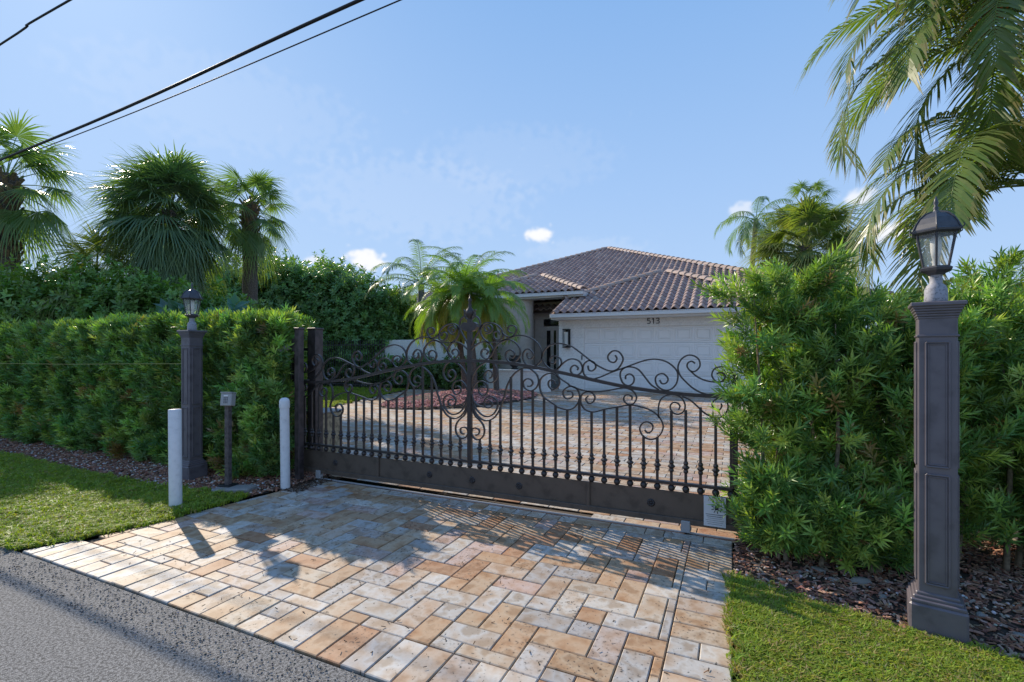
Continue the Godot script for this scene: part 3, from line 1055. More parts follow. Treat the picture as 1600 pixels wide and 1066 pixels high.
# ------------------------------------------------------------------ hedges
func build_hedges() -> void:
	M.yew = yew_sprig(20, 0.15, 0.076, 0.0135, 0.45)
	M.yew_far = yew_sprig(14, 0.14, 0.085, 0.021, 0.3)
	var nz := FastNoiseLite.new()
	nz.seed = 9
	nz.frequency = 0.55
	# the long clipped hedge along the road
	var t := thing("clipped_hedge", "long clipped podocarpus hedge beyond the front lawn", "hedge", Vector3(0, 0, -4.6))
	var xf := []
	var cols := []
	var x0 := -13.5
	var x1 := -4.98
	# shoots in clumps: on the face towards the road, the clipped top and the end by the gate, and a filled heart
	var clumps := []
	for k in 3900:
		var x := lerpf(x0, x1, rng.randf())
		var top := 1.90 + nz.get_noise_2d(x * 2.0, 5.0) * 0.10
		var r := rng.randf()
		var p: Vector3
		var d: Vector3
		if r < 0.58:
			var y := rnd(0.08, top - 0.02)
			p = Vector3(x, y, 0.56 + nz.get_noise_2d(x * 4.0, y * 2.5) * 0.22 - absf(rng.randfn(0.0, 0.10)) - 0.08 * smoothstep(1.4, 1.95, y))
			d = Vector3(rnd(-0.5, 0.5), rnd(0.1, 1.0), rnd(0.4, 1.0))
		elif r < 0.86:
			p = Vector3(x, top - absf(rng.randfn(0.0, 0.05)), rnd(-0.6, 0.52))
			d = Vector3(rnd(-0.4, 0.4), 1.0, rnd(-0.4, 0.5))
		elif r < 0.92:
			var z := rnd(-0.6, 0.55)
			p = Vector3(x1 - (0.6 - z) * 0.62 - absf(rng.randfn(0.0, 0.08)), rnd(0.08, top), z)
			d = Vector3(rnd(0.2, 1.0), rnd(0.1, 1.0), rnd(-0.4, 0.6))
		else:
			p = Vector3(x, rnd(0.2, top - 0.15), rnd(-0.5, 0.25))
			d = Vector3(rnd(-1, 1), rnd(0, 1), rnd(-1, 1))
		if p.x > x1 - (0.6 - p.z) * 0.62 + 0.05:
			continue
		var age := rng.randf()
		var tone := Color(0.17, 0.32, 0.115) if age < 0.55 else (Color(0.34, 0.50, 0.14) if age < 0.97 else Color(0.36, 0.26, 0.12))
		tone = green(tone, 0.35)
		for q in 9:
			xf.append(aimed(p + Vector3(rnd(-0.07, 0.07), rnd(-0.07, 0.07), rnd(-0.05, 0.05)), d + Vector3(rnd(-0.55, 0.55), rnd(-0.3, 0.5), rnd(-0.4, 0.55)), rnd(0.6, 1.15)))
			cols.append(green(tone, 0.16))
	scatter(t, "foliage", M.yew_far, M.leaf, xf, cols, "stuff")
	for k in 26:
		var x := x0 + 0.2 + k * 0.325 + rnd(-0.06, 0.06)
		var z := rnd(0.30, 0.56)
		var st := tool()
		tube(st, [Vector3(x, -0.05, z), Vector3(x + rnd(-0.05, 0.05), 0.7, z + rnd(-0.03, 0.08)), Vector3(x + rnd(-0.08, 0.08), 1.75, z - 0.1)], [0.016, 0.012, 0.006], 6)
		part(t, "stem", done(st), M.twig)
	# the loose tall hedge beyond the gate's closing post: separate upright shrubs grown together
	var spots := [[0.24, -4.28, 2.32, 0.32], [0.62, -4.66, 2.3, 0.34], [0.66, -4.32, 2.0, 0.30], [1.02, -4.62, 2.12, 0.34], [1.16, -4.36, 1.82, 0.30], [1.42, -4.66, 1.98, 0.34], [1.78, -4.62, 2.14, 0.34], [2.1, -4.7, 2.3, 0.36], [2.45, -4.6, 2.4, 0.36], [2.8, -4.75, 2.45, 0.38], [3.2, -4.6, 2.5, 0.4], [3.6, -4.75, 2.5, 0.4], [1.3, -5.0, 1.9, 0.3], [0.5, -5.0, 2.05, 0.3], [2.0, -5.05, 2.3, 0.3], [0.34, -4.14, 0.7, 0.16], [0.62, -4.12, 0.5, 0.17], [0.95, -4.15, 0.45, 0.17]]
	var h := thing("loose_hedge", "tall loose podocarpus hedge growing behind the lamp post with leafy gaps", "hedge", Vector3(0, 0, 0))
	xf = []
	cols = []
	for s in spots:
		for j in 2:
			var foot := Vector3(s[0] + rnd(-0.08, 0.08), -0.04, s[1] + rnd(-0.08, 0.08))
			var tip := foot + Vector3(rnd(-0.12, 0.12), float(s[2]) * rnd(0.85, 0.98), rnd(-0.1, 0.1))
			var mid := foot.lerp(tip, 0.5) + Vector3(rnd(-0.06, 0.06), 0, rnd(-0.06, 0.06))
			var st := tool()
			tube(st, [foot, mid, tip], [0.02, 0.014, 0.004], 6)
			part(h, "stem", done(st), M.twig)
			# side branches, each clothed in shoots
			for b in 46:
				var f := pow(rng.randf(), 0.85)
				var root := foot.lerp(mid, f * 2.0) if f < 0.5 else mid.lerp(tip, f * 2.0 - 1.0)
				var a := rng.randf() * TAU
				var reach: float = float(s[3]) * rnd(0.45, 1.2) * (1.0 - 0.25 * f) * (1.0 if f > 0.15 else 0.7)
				var out := Vector3(cos(a), rnd(0.15, 0.75), sin(a)) * reach
				for q in 8:
					var p := root + out * rnd(0.4, 1.05) + Vector3(rnd(-0.04, 0.04), rnd(-0.05, 0.05), rnd(-0.04, 0.04))
					if p.y < 0.08:
						continue
					xf.append(aimed(p, out.normalized() + Vector3(rnd(-0.6, 0.6), rnd(0.0, 0.9), rnd(-0.6, 0.6)), rnd(0.6, 1.35)))
					var age := rng.randf()
					cols.append(green(Color(0.18, 0.34, 0.10) if age < 0.52 else (Color(0.39, 0.54, 0.13) if age < 0.965 else Color(0.40, 0.28, 0.12)), 0.4))
	scatter(h, "foliage", M.yew, M.leaf, xf, cols, "stuff")
	# iron fences buried in the hedges
	picket_fence("iron_fence", "black iron spear topped fence half hidden in the loose hedge", Vector3(0, 0, -5.25), 0.3, 4.2, 1.78, 0.35, true)
	picket_fence("iron_fence", "short black iron fence panel between hedge end and gate posts", Vector3(0, 0, -4.72), -5.5, -5.08, 1.78, 0.105)

# ------------------------------------------------------------------ gate
# half of the scrollwork: plane curves in millimetres from the gate's middle and the ground; the other half mirrors it
const SCROLLS := [
	[12,1609,35,1665,78,1732,113,1794,124,1843,113,1892,85,1924,49,1937,25,1929],
	[204,1816,224,1800,217,1773,186,1777,172,1811,200,1841,245,1834,262,1797,238,1760,190,1749],
	[155,1842,127,1806,131,1750,162,1700,211,1663,252,1620,269,1577,250,1526,194,1489,139,1526,139,1573,174,1593,215,1569,197,1536],
	[127,1793,155,1842,204,1862,266,1855,320,1832,367,1788,376,1756,409,1728,449,1713,489,1715,522,1753,532,1789,515,1816,482,1826,449,1815,439,1785,456,1761,489,1751],
	[381,1752,374,1704,327,1683,286,1708,278,1748,303,1771,337,1765,347,1734],
	[11,1575,82,1637,153,1666,236,1661,335,1668,423,1689,496,1715,561,1726,638,1716,727,1674,784,1609,806,1539,790,1475,740,1431,689,1415,638,1438,603,1491,600,1539,626,1580,664,1589,702,1562,715,1527,689,1495,658,1503,645,1533,651,1556],
	[226,1514,267,1563,308,1624,376,1671,443,1686,515,1658,564,1604,574,1556,554,1503,496,1458,443,1469,413,1514,419,1557,463,1581,502,1563,512,1533,489,1503,456,1506],
	[946,1487,928,1453,898,1458,885,1493,922,1522,983,1505,1001,1453,971,1407,910,1391,842,1434,805,1504,824,1574,885,1626,971,1644,1067,1624,1129,1598,1302,1469,1392,1415,1470,1388,1536,1406,1579,1471,1582,1514,1546,1563,1492,1569,1448,1525,1459,1481,1503,1465,1530,1498,1514,1531],
	[962,1398,1034,1467,1105,1496,1176,1474,1208,1412,1187,1361,1135,1343,1094,1377,1099,1416,1135,1436,1166,1412,1158,1391],
	[1262,1435,1268,1396,1302,1386,1334,1419,1319,1464,1268,1480,1222,1446,1213,1390,1233,1340,1296,1311,1381,1332,1470,1372,1579,1412,1664,1445,1769,1483,1862,1497,1953,1479,2023,1428,2054,1371,2042,1288,1993,1235,1933,1231,1882,1268,1867,1326,1892,1363,1938,1369,1973,1328,1958,1291,1923,1285,1903,1316],
	[1608,1315,1611,1347,1648,1364,1682,1332,1675,1284,1632,1258,1584,1282,1560,1341,1568,1390,1611,1423,1675,1424,1728,1398,1780,1335,1831,1272,1898,1230],
	[2193,1462,2167,1481,2137,1467,2130,1434,2158,1398,2197,1398,2231,1440,2223,1495,2184,1527,2132,1531,2080,1494,2055,1429,2071,1364,2115,1309,2184,1247,2269,1208,2370,1207,2436,1219],
	[2158,1398,2201,1357,2269,1322,2353,1309,2403,1318,2427,1357,2411,1384,2386,1388,2361,1377],
	[2370,1308,2345,1324,2324,1369,2345,1419,2390,1437,2436,1432,2476,1398,2500,1345,2508,1274,2500,1194],
	[17,1164,21,1252,42,1327,92,1399,155,1443,217,1462,279,1441,313,1393,323,1338,300,1283,252,1251,204,1269,172,1311,183,1351,224,1376,259,1355,259,1313,231,1294],
	[30,1165,49,1209,92,1254,134,1264,183,1247,207,1207,207,1158,176,1117,134,1122,106,1155,120,1192,155,1203,176,1194],
	[17,1088,57,1002,99,949,155,911,211,902,266,924,310,978,323,1045,293,1092,238,1109,190,1088,169,1044,186,1002,224,992,259,1012,259,1048,231,1062,200,1052],
	[21,1119,49,1052,92,1016,155,1001,186,999],
	[21,1026,64,941,113,888,176,860,231,867,286,897,327,948,357,1004,381,1078,399,1116,425,1213,478,1311,544,1372,622,1408,686,1392,749,1340,768,1270,742,1211,686,1180,622,1207,605,1260,641,1296,686,1292,707,1257,686,1227,647,1226],
	[25,976,64,903,113,863,155,816,172,762,162,706,127,669,85,657,42,678,21,720,32,762,64,776,106,763,113,733,92,707,67,705],
	[939,1254,930,1282,899,1293,872,1275,872,1235,906,1204,948,1214,981,1255,975,1306,942,1343,887,1356,832,1338,788,1296,779,1244,788,1186,819,1128,875,1090,936,1055,962,1036,1058,1014,1129,1038,1176,1108,1176,1175,1141,1225,1082,1235,1022,1193,1028,1136,1070,1117,1114,1145,1105,1184,1058,1186],
	[953,1349,989,1310,1067,1261,1082,1246,1187,1210,1302,1194,1437,1207,1557,1232,1632,1232,1686,1199,1704,1151,1680,1102,1632,1089,1592,1125,1600,1163,1632,1178,1664,1160,1662,1133],
	[1262,1151,1239,1122,1268,1084,1308,1097,1327,1142,1296,1185,1245,1189,1199,1154,1193,1086,1233,1026,1313,1006,1415,1035,1536,1063,1643,1084,1728,1077,1821,1050,1892,1001,1931,930,1923,866,1882,811,1821,791,1759,818,1733,880,1759,930,1806,943,1845,914,1836,866,1800,847,1775,872],
	[1899,983,1893,1030,1896,1096,1919,1154,1973,1188,2036,1191,2089,1160,2113,1106,2102,1054,2058,1024,2009,1040,1991,1086,2013,1122,2049,1121,2071,1095,2060,1064],
	[2089,1179,2150,1153,2210,1101,2269,1045,2345,1012,2411,1030,2448,1094,2436,1147,2390,1172,2345,1157,2326,1120,2345,1085,2382,1080,2401,1110,2395,1132],
	[2448,1094,2464,1006,2484,927,2516,885,2556,879],
]

const PICKET_TOPS := [667, 872, 1001, 1314, 1398, 1181, 1123, 1051, 1016, 1118, 1004, 1028, 1057, 1085, 813, 816, 1054, 1063, 1093, 1013, 1070]
const RAIL := [Vector2(0, 1470), Vector2(240, 1466), Vector2(482, 1448), Vector2(777, 1405), Vector2(1144, 1338), Vector2(1280, 1309), Vector2(1598, 1250), Vector2(1920, 1212), Vector2(2200, 1194), Vector2(2520, 1186)]

func build_gate() -> void:
	var g := thing("iron_gate", "dark scrolled wrought iron sliding driveway gate with solid kick panel", "gate", Vector3(GATE_X, 0, GATE_Z))
	var mm := func(a: Array, sg: float) -> Array:
		var out := []
		for k in range(0, a.size(), 2):
			out.append(Vector2(sg * a[k] * 0.001, a[k + 1] * 0.001))
		return out
	for sg in [-1.0, 1.0]:
		for s in SCROLLS:
			var st := tool()
			bar(st, spline(mm.call(s, sg), 5), 0.0125, 0.024)
			part(g, "scroll", done(st), M.iron)
	# arched top rail
	var pts := []
	for k in range(RAIL.size() - 1, 0, -1):
		pts.append(Vector2(-RAIL[k].x, RAIL[k].y) * 0.001)
	for p in RAIL:
		pts.append(p * 0.001)
	var tr := tool()
	bar(tr, spline(pts, 4), 0.030, 0.042)
	part(g, "top_rail", done(tr), M.iron)
	# pickets with collars, and the row of balls below the lower rail
	var cm := tool()
	lathe(cm, [Vector2(0.016, -0.05), Vector2(0.022, -0.035), Vector2(0.017, -0.02), Vector2(0.028, -0.006), Vector2(0.030, 0.0), Vector2(0.028, 0.006), Vector2(0.017, 0.02), Vector2(0.022, 0.035), Vector2(0.016, 0.05)], 8, Vector3.ZERO, false)
	var collar := done(cm)
	var flat := tool()
	box(flat, Vector3.ZERO, Vector3(0.062, 0.010, 0.03), 0.003)
	collar = done_join(collar, flat)
	var ball := SphereMesh.new()
	ball.radius = 0.030
	ball.height = 0.060
	ball.radial_segments = 16
	ball.rings = 8
	for k in range(-20, 22):
		var x := k * PITCH
		part(g, "ball", ball, M.iron, Vector3(x, 0.385, 0))
		if k == 0:
			continue
		var top: float = PICKET_TOPS[absi(k) - 1] * 0.001
		var p := part(g, "picket", box_mesh(Vector3(0.023, top - 0.42, 0.023), 0.003), M.iron, Vector3(x, (top + 0.42) * 0.5, 0))
		part(p, "collar", collar, M.iron, Vector3(0, 0.572 - (top + 0.42) * 0.5, 0))
	part(g, "lower_rail", box_mesh(Vector3(4.98, 0.026, 0.045), 0.004), M.iron, Vector3(0.04, 0.428, 0))
	# middle post with its finial: plate, bud and spike
	part(g, "middle_post", box_mesh(Vector3(0.046, 1.50, 0.046), 0.004), M.iron, Vector3(0, 1.155, 0))
	var fn := tool()
	var plate := PackedVector2Array()
	for p in [[-0.03, 1.775], [-0.07, 1.79], [-0.095, 1.82], [-0.088, 1.855], [-0.06, 1.872], [-0.025, 1.866], [0.0, 1.875], [0.025, 1.866], [0.06, 1.872], [0.088, 1.855], [0.095, 1.82], [0.07, 1.79], [0.03, 1.775]]:
		plate.append(Vector2(p[0], p[1]))
	var ix := Geometry2D.triangulate_polygon(plate)
	for k in range(0, ix.size(), 3):
		for zz in [0.028, -0.028]:
			tri(fn, Vector3(plate[ix[k]].x, plate[ix[k]].y, zz), Vector3(plate[ix[k + 1]].x, plate[ix[k + 1]].y, zz), Vector3(plate[ix[k + 2]].x, plate[ix[k + 2]].y, zz))
	for k in plate.size():
		var a := plate[k]
		var b := plate[(k + 1) % plate.size()]
		quad(fn, Vector3(a.x, a.y, 0.028), Vector3(b.x, b.y, 0.028), Vector3(b.x, b.y, -0.028), Vector3(a.x, a.y, -0.028))
	part(g, "finial_plate", done(fn), M.iron)
	var fs := tool()
	lathe(fs, [Vector2(0.022, 1.86), Vector2(0.018, 1.90), Vector2(0.034, 1.93), Vector2(0.047, 1.965), Vector2(0.038, 2.0), Vector2(0.014, 2.03), Vector2(0.020, 2.05), Vector2(0.012, 2.08), Vector2(0.022, 2.10), Vector2(0.010, 2.12), Vector2(0.0, 2.17)], 12)
	for sx in [-1.0, 1.0]:
		bar(fs, spline([Vector2(sx * 0.012, 1.90), Vector2(sx * 0.045, 1.915), Vector2(sx * 0.062, 1.95), Vector2(sx * 0.058, 1.985), Vector2(sx * 0.072, 2.0)], 4), 0.012, 0.02)
	part(g, "finial", done(fs), M.iron)
	# kick panel: plate, stiles, foot rail, rosettes
	part(g, "kick_panel", box_mesh(Vector3(4.98, 0.262, 0.012), 0.003), M.panel, Vector3(0.04, 0.226, -0.004))
	part(g, "foot_rail", box_mesh(Vector3(4.99, 0.05, 0.05), 0.004), M.panel, Vector3(0.04, 0.115, 0.0))
	for x in [-1.20, 1.265]:
		part(g, "stile", box_mesh(Vector3(0.035, 0.25, 0.03), 0.004), M.panel, Vector3(x, 0.235, 0.006))
	for x in [-2.40, 2.50]:
		part(g, "end_stile", box_mesh(Vector3(0.045, 1.1, 0.045), 0.004), M.iron, Vector3(x, 0.65, 0.0))
	var rm := tool()
	for k in 8:
		var a := TAU * k / 8.0
		lathe(rm, [Vector2(0.0, 0.010), Vector2(0.009, 0.007), Vector2(0.012, 0.0)], 8, Vector3(cos(a) * 0.022, 0.004, sin(a) * 0.022))
	lathe(rm, [Vector2(0.0, 0.016), Vector2(0.010, 0.012), Vector2(0.013, 0.004), Vector2(0.034, 0.003), Vector2(0.036, 0.0)], 16)
	var ros := done(rm)
	for x in [-1.85, -0.50, 0.03, 0.56, 1.83]:
		part(g, "rosette", ros, M.iron, Vector3(x, 0.235, 0.003), Vector3(PI / 2, 0, 0))
	# wheels on the track
	for x in [-2.1, 2.12]:
		var w := part(g, "wheel_bracket", box_mesh(Vector3(0.075, 0.10, 0.02), 0.006), M.keypad, Vector3(x, 0.075, 0.03))
		var wm := tool()
		lathe(wm, [Vector2(0.0, -0.012), Vector2(0.045, -0.012), Vector2(0.036, 0.0), Vector2(0.045, 0.012), Vector2(0.0, 0.012)], 18)
		part(w, "wheel", done(wm), M.keypad, Vector3(0, -0.018, -0.025), Vector3(PI / 2, 0, 0))
	# ground track
	var t := thing("gate_track", "narrow steel track set in the pavers below the gate", "gate track", Vector3(GATE_X, 0.012, GATE_Z))
	part(t, "base_strip", box_mesh(Vector3(5.3, 0.012, 0.05), 0.002), M.rust, Vector3(0.05, -0.006, 0))
	part(t, "running_rail", box_mesh(Vector3(5.3, 0.02, 0.016), 0.006), M.keypad, Vector3(0.05, 0.005, 0))
	# posts that hold the gate upright
	var cap := func(post: Node3D, w: float, h: float) -> void:
		part(post, "post", box_mesh(Vector3(w, h, w), 0.006), M.post_brown, Vector3(0, h * 0.5 - 0.02, 0))
		part(post, "cap", box_mesh(Vector3(w + 0.018, 0.025, w + 0.018), 0.006), M.post_brown, Vector3(0, h - 0.012, 0))
	M.post_brown = relief(world_tex(mat(lin(0.085, 0.062, 0.062), 0.45, 0.1), M.coarse, 1.5), noise_tex(0.2, [], 8, 256, 3), 0.02)
	var p1 := thing("gate_post", "slim brown square gate post in front of the gate", "post", Vector3(-4.79, 0, -4.22))
	cap.call(p1, 0.078, 1.86)
	var p2 := thing("gate_post", "thick brown square gate post behind the gate", "post", Vector3(-4.97, 0, -4.64))
	cap.call(p2, 0.135, 1.88)
	for k in 2:
		part(p2, "bracket", box_mesh(Vector3(0.03, 0.42, 0.05), 0.006), M.iron, Vector3(-0.13 - k * 0.06, 1.42, 0.2))
	part(p2, "roller_arm", box_mesh(Vector3(0.28, 0.03, 0.05), 0.004), M.iron, Vector3(-0.06, 1.20, 0.19))
	var p3 := thing("gate_post", "short rusty brown catch post at the gate's closing end", "post", Vector3(0.10, 0, -4.30))
	part(p3, "post", box_mesh(Vector3(0.07, 0.62, 0.07), 0.004), M.rust, Vector3(0, 0.29, 0))
	# the sensor on the slim post
	var se := thing("security_camera", "small grey box camera on an arm beside the slim gate post", "camera", Vector3(-4.83, 1.60, -4.22))
	part(se, "arm", box_mesh(Vector3(0.16, 0.03, 0.03), 0.004), M.iron, Vector3(-0.07, 0.03, 0.0))
	part(se, "housing", box_mesh(Vector3(0.17, 0.06, 0.075), 0.012), M.keypad, Vector3(-0.19, 0.0, 0.03), Vector3(0.0, 0.5, 0.42))
	part(se, "mounting_box", box_mesh(Vector3(0.06, 0.16, 0.06), 0.005), M.iron, Vector3(-0.025, 0.05, 0.0))
	# the warning plate
	var sg2 := thing("warning_sign", "white plate with gold heading fixed to the gate's kick panel", "sign", Vector3(-0.135, 0.235, GATE_Z + 0.032))
	part(sg2, "plate", box_mesh(Vector3(0.17, 0.25, 0.004), 0.001), M.sign)
	var font := SystemFont.new()
	font.font_names = PackedStringArray(["Droid Serif"])
	var tm := TextMesh.new()
	tm.font = font
	tm.text = "AVISO"
	tm.font_size = 32
	tm.pixel_size = 0.0013
	tm.depth = 0.002
	part(sg2, "heading", tm, M.gold, Vector3(0.01, 0.103, 0.003))
	var burst := tool()
	box(burst, Vector3(0.015, 0.03, 0), Vector3(0.03, 0.03, 0.002), 0.0005)
	for k in 9:
		var a := TAU * k / 9.0
		box(burst, Vector3(0.015 + cos(a) * 0.032, 0.03 + sin(a) * 0.032, 0.0), Vector3(0.022, 0.006, 0.002), 0.0005, Basis(Vector3.BACK, a))
	part(sg2, "emblem", done(burst), M.black, Vector3(0, 0, 0.0035))
	var lines := tool()
	for k in 6:
		box(lines, Vector3(0.0, -0.025 - k * 0.016, 0), Vector3(0.14 - (k % 3) * 0.015, 0.005 if k < 2 else 0.0025, 0.001), 0.0003)
	part(sg2, "print", done(lines), M.keys, Vector3(0, 0, 0.0026))

func done_join(a: ArrayMesh, st2: SurfaceTool) -> ArrayMesh:
	var st := SurfaceTool.new()
	st.begin(Mesh.PRIMITIVE_TRIANGLES)
	st.append_from(a, 0, Transform3D.IDENTITY)
	st.append_from(done(st2), 0, Transform3D.IDENTITY)
	return st.commit()

# ------------------------------------------------------------------ lamp posts, bollards, keypad
func lamp_post(at: Vector3, label: String, turn: float) -> void:
	var p := thing("lamp_post", label, "lamp post", at, turn)
	var H := 1.83
	part(p, "plinth", box_mesh(Vector3(0.245, 0.19, 0.245), 0.012), M.post, Vector3(0, 0.085, 0))
	var mo := tool()
	for k in 3:
		box(mo, Vector3(0, 0.19 + k * 0.018, 0), Vector3(0.232 - k * 0.024, 0.022, 0.232 - k * 0.024), 0.006)
	part(p, "base_moulding", done(mo), M.post)
	part(p, "shaft", box_mesh(Vector3(0.165, H - 0.22, 0.165), 0.006), M.post, Vector3(0, 0.22 + (H - 0.24) * 0.5, 0))
	# framed panels on each face: a long one above, a shorter one below
	var fr := func(w: float, h: float) -> ArrayMesh:
		var st := tool()
		for k in 2:
			var g := k * 0.011
			var t := 0.010 - k * 0.003
			box(st, Vector3(-w * 0.5 + g, 0, 0), Vector3(t, h - 2 * g, 0.012 - k * 0.006), 0.003)
			box(st, Vector3(w * 0.5 - g, 0, 0), Vector3(t, h - 2 * g, 0.012 - k * 0.006), 0.003)
			box(st, Vector3(0, h * 0.5 - g, 0), Vector3(w - 2 * g, t, 0.0122 - k * 0.006), 0.003)
			box(st, Vector3(0, -h * 0.5 + g, 0), Vector3(w - 2 * g, t, 0.0122 - k * 0.006), 0.003)
		return done(st)
	var f1: ArrayMesh = fr.call(0.096, 0.68)
	var f2: ArrayMesh = fr.call(0.096, 0.60)
	for k in 4:
		var a := k * PI / 2
		var n := Vector3(sin(a), 0, cos(a))
		part(p, "panel_frame", f1, M.post, n * 0.0855 + Vector3(0, 1.27, 0), Vector3(0, a, 0))
		part(p, "panel_frame", f2, M.post, n * 0.0855 + Vector3(0, 0.585, 0), Vector3(0, a, 0))
	var cp := tool()
	box(cp, Vector3(0, H - 0.185, 0), Vector3(0.178, 0.014, 0.178), 0.004)
	var w := [0.172, 0.180, 0.190, 0.202, 0.212]
	for k in 5:
		box(cp, Vector3(0, H - 0.085 + k * 0.014, 0), Vector3(w[k], 0.015, w[k]), 0.004)
	box(cp, Vector3(0, H - 0.012, 0), Vector3(0.232, 0.024, 0.232), 0.005)
	part(p, "cap", done(cp), M.post)

func lantern(at: Vector3, label: String) -> void:
	var l := thing("post_lantern", label, "lantern", at, 0.26)
	l.scale = Vector3(0.80, 1.0, 0.80)
	var nk := tool()
	lathe(nk, [Vector2(0.0, 0.0), Vector2(0.062, 0.0), Vector2(0.064, 0.02), Vector2(0.062, 0.075), Vector2(0.052, 0.095), Vector2(0.036, 0.11), Vector2(0.034, 0.15), Vector2(0.048, 0.165), Vector2(0.0, 0.17)], 24)
	part(l, "neck", done(nk), M.neck)
	var bs := tool()
	lathe(bs, [Vector2(0.0, 0.152), Vector2(0.05, 0.155), Vector2(0.06, 0.165), Vector2(0.095, 0.178), Vector2(0.10, 0.19), Vector2(0.085, 0.198), Vector2(0.0, 0.2)], 6, Vector3.ZERO, false)
	part(l, "base_plate", done(bs), M.lantern)
	# six ribs leaning outwards, six panes between them
	var y0 := 0.195
	var y1 := 0.385
	var r0 := 0.075
	var r1 := 0.118
	for k in 6:
		var a := TAU * k / 6.0
		var b := TAU * (k + 1) / 6.0
		var p0 := Vector3(cos(a) * r0, y0, sin(a) * r0)
		var p1 := Vector3(cos(a) * r1, y1, sin(a) * r1)
		var q0 := Vector3(cos(b) * r0, y0, sin(b) * r0)
		var q1 := Vector3(cos(b) * r1, y1, sin(b) * r1)
		var st := tool()
		tube(st, [p0, p1], [0.0065, 0.0075], 6)
		tube(st, [p0, q0], [0.008, 0.008], 6)
		tube(st, [p1, q1], [0.008, 0.008], 6)
		part(l, "rib", done(st), M.lantern)
		var pn := tool()
		quad(pn, p0 * Vector3(0.97, 1, 0.97), p1 * Vector3(0.97, 1, 0.97), q1 * Vector3(0.97, 1, 0.97), q0 * Vector3(0.97, 1, 0.97))
		part(l, "pane", done(pn), M.pane)
	# six-sided dome, rim and finial
	var rf := tool()
	lathe(rf, [Vector2(0.13, 0.380), Vector2(0.148, 0.388), Vector2(0.150, 0.398), Vector2(0.138, 0.406), Vector2(0.126, 0.432), Vector2(0.102, 0.466), Vector2(0.068, 0.492), Vector2(0.030, 0.505), Vector2(0.018, 0.512), Vector2(0.0, 0.514)], 6, Vector3.ZERO, false)
	for k in 6:
		var a := TAU * k / 6.0
		var e := Vector3(cos(a), 0, sin(a))
		tube(rf, [e * 0.15 + Vector3(0, 0.392, 0), e * 0.127 + Vector3(0, 0.434, 0), e * 0.103 + Vector3(0, 0.468, 0), e * 0.069 + Vector3(0, 0.494, 0), e * 0.025 + Vector3(0, 0.508, 0)], [0.005], 5)
		bar_curl(rf, e)
	part(l, "roof", done(rf), M.lantern)
	var fi := tool()
	lathe(fi, [Vector2(0.020, 0.508), Vector2(0.012, 0.520), Vector2(0.017, 0.530), Vector2(0.008, 0.540), Vector2(0.015, 0.556), Vector2(0.010, 0.575), Vector2(0.0, 0.60)], 12)
	part(l, "finial", done(fi), M.lantern)
	var bu := tool()
	lathe(bu, [Vector2(0.02, 0.198), Vector2(0.02, 0.25), Vector2(0.024, 0.252), Vector2(0.030, 0.29), Vector2(0.032, 0.34), Vector2(0.024, 0.372), Vector2(0.0, 0.38)], 16)
	part(l, "bulb", done(bu), M.bulb)

func bar_curl(st: SurfaceTool, e: Vector3) -> void:
	tube(st, [e * 0.146 + Vector3(0, 0.396, 0), e * 0.160 + Vector3(0, 0.400, 0), e * 0.164 + Vector3(0, 0.412, 0), e * 0.157 + Vector3(0, 0.418, 0)], [0.004, 0.004, 0.0035, 0.003], 5)

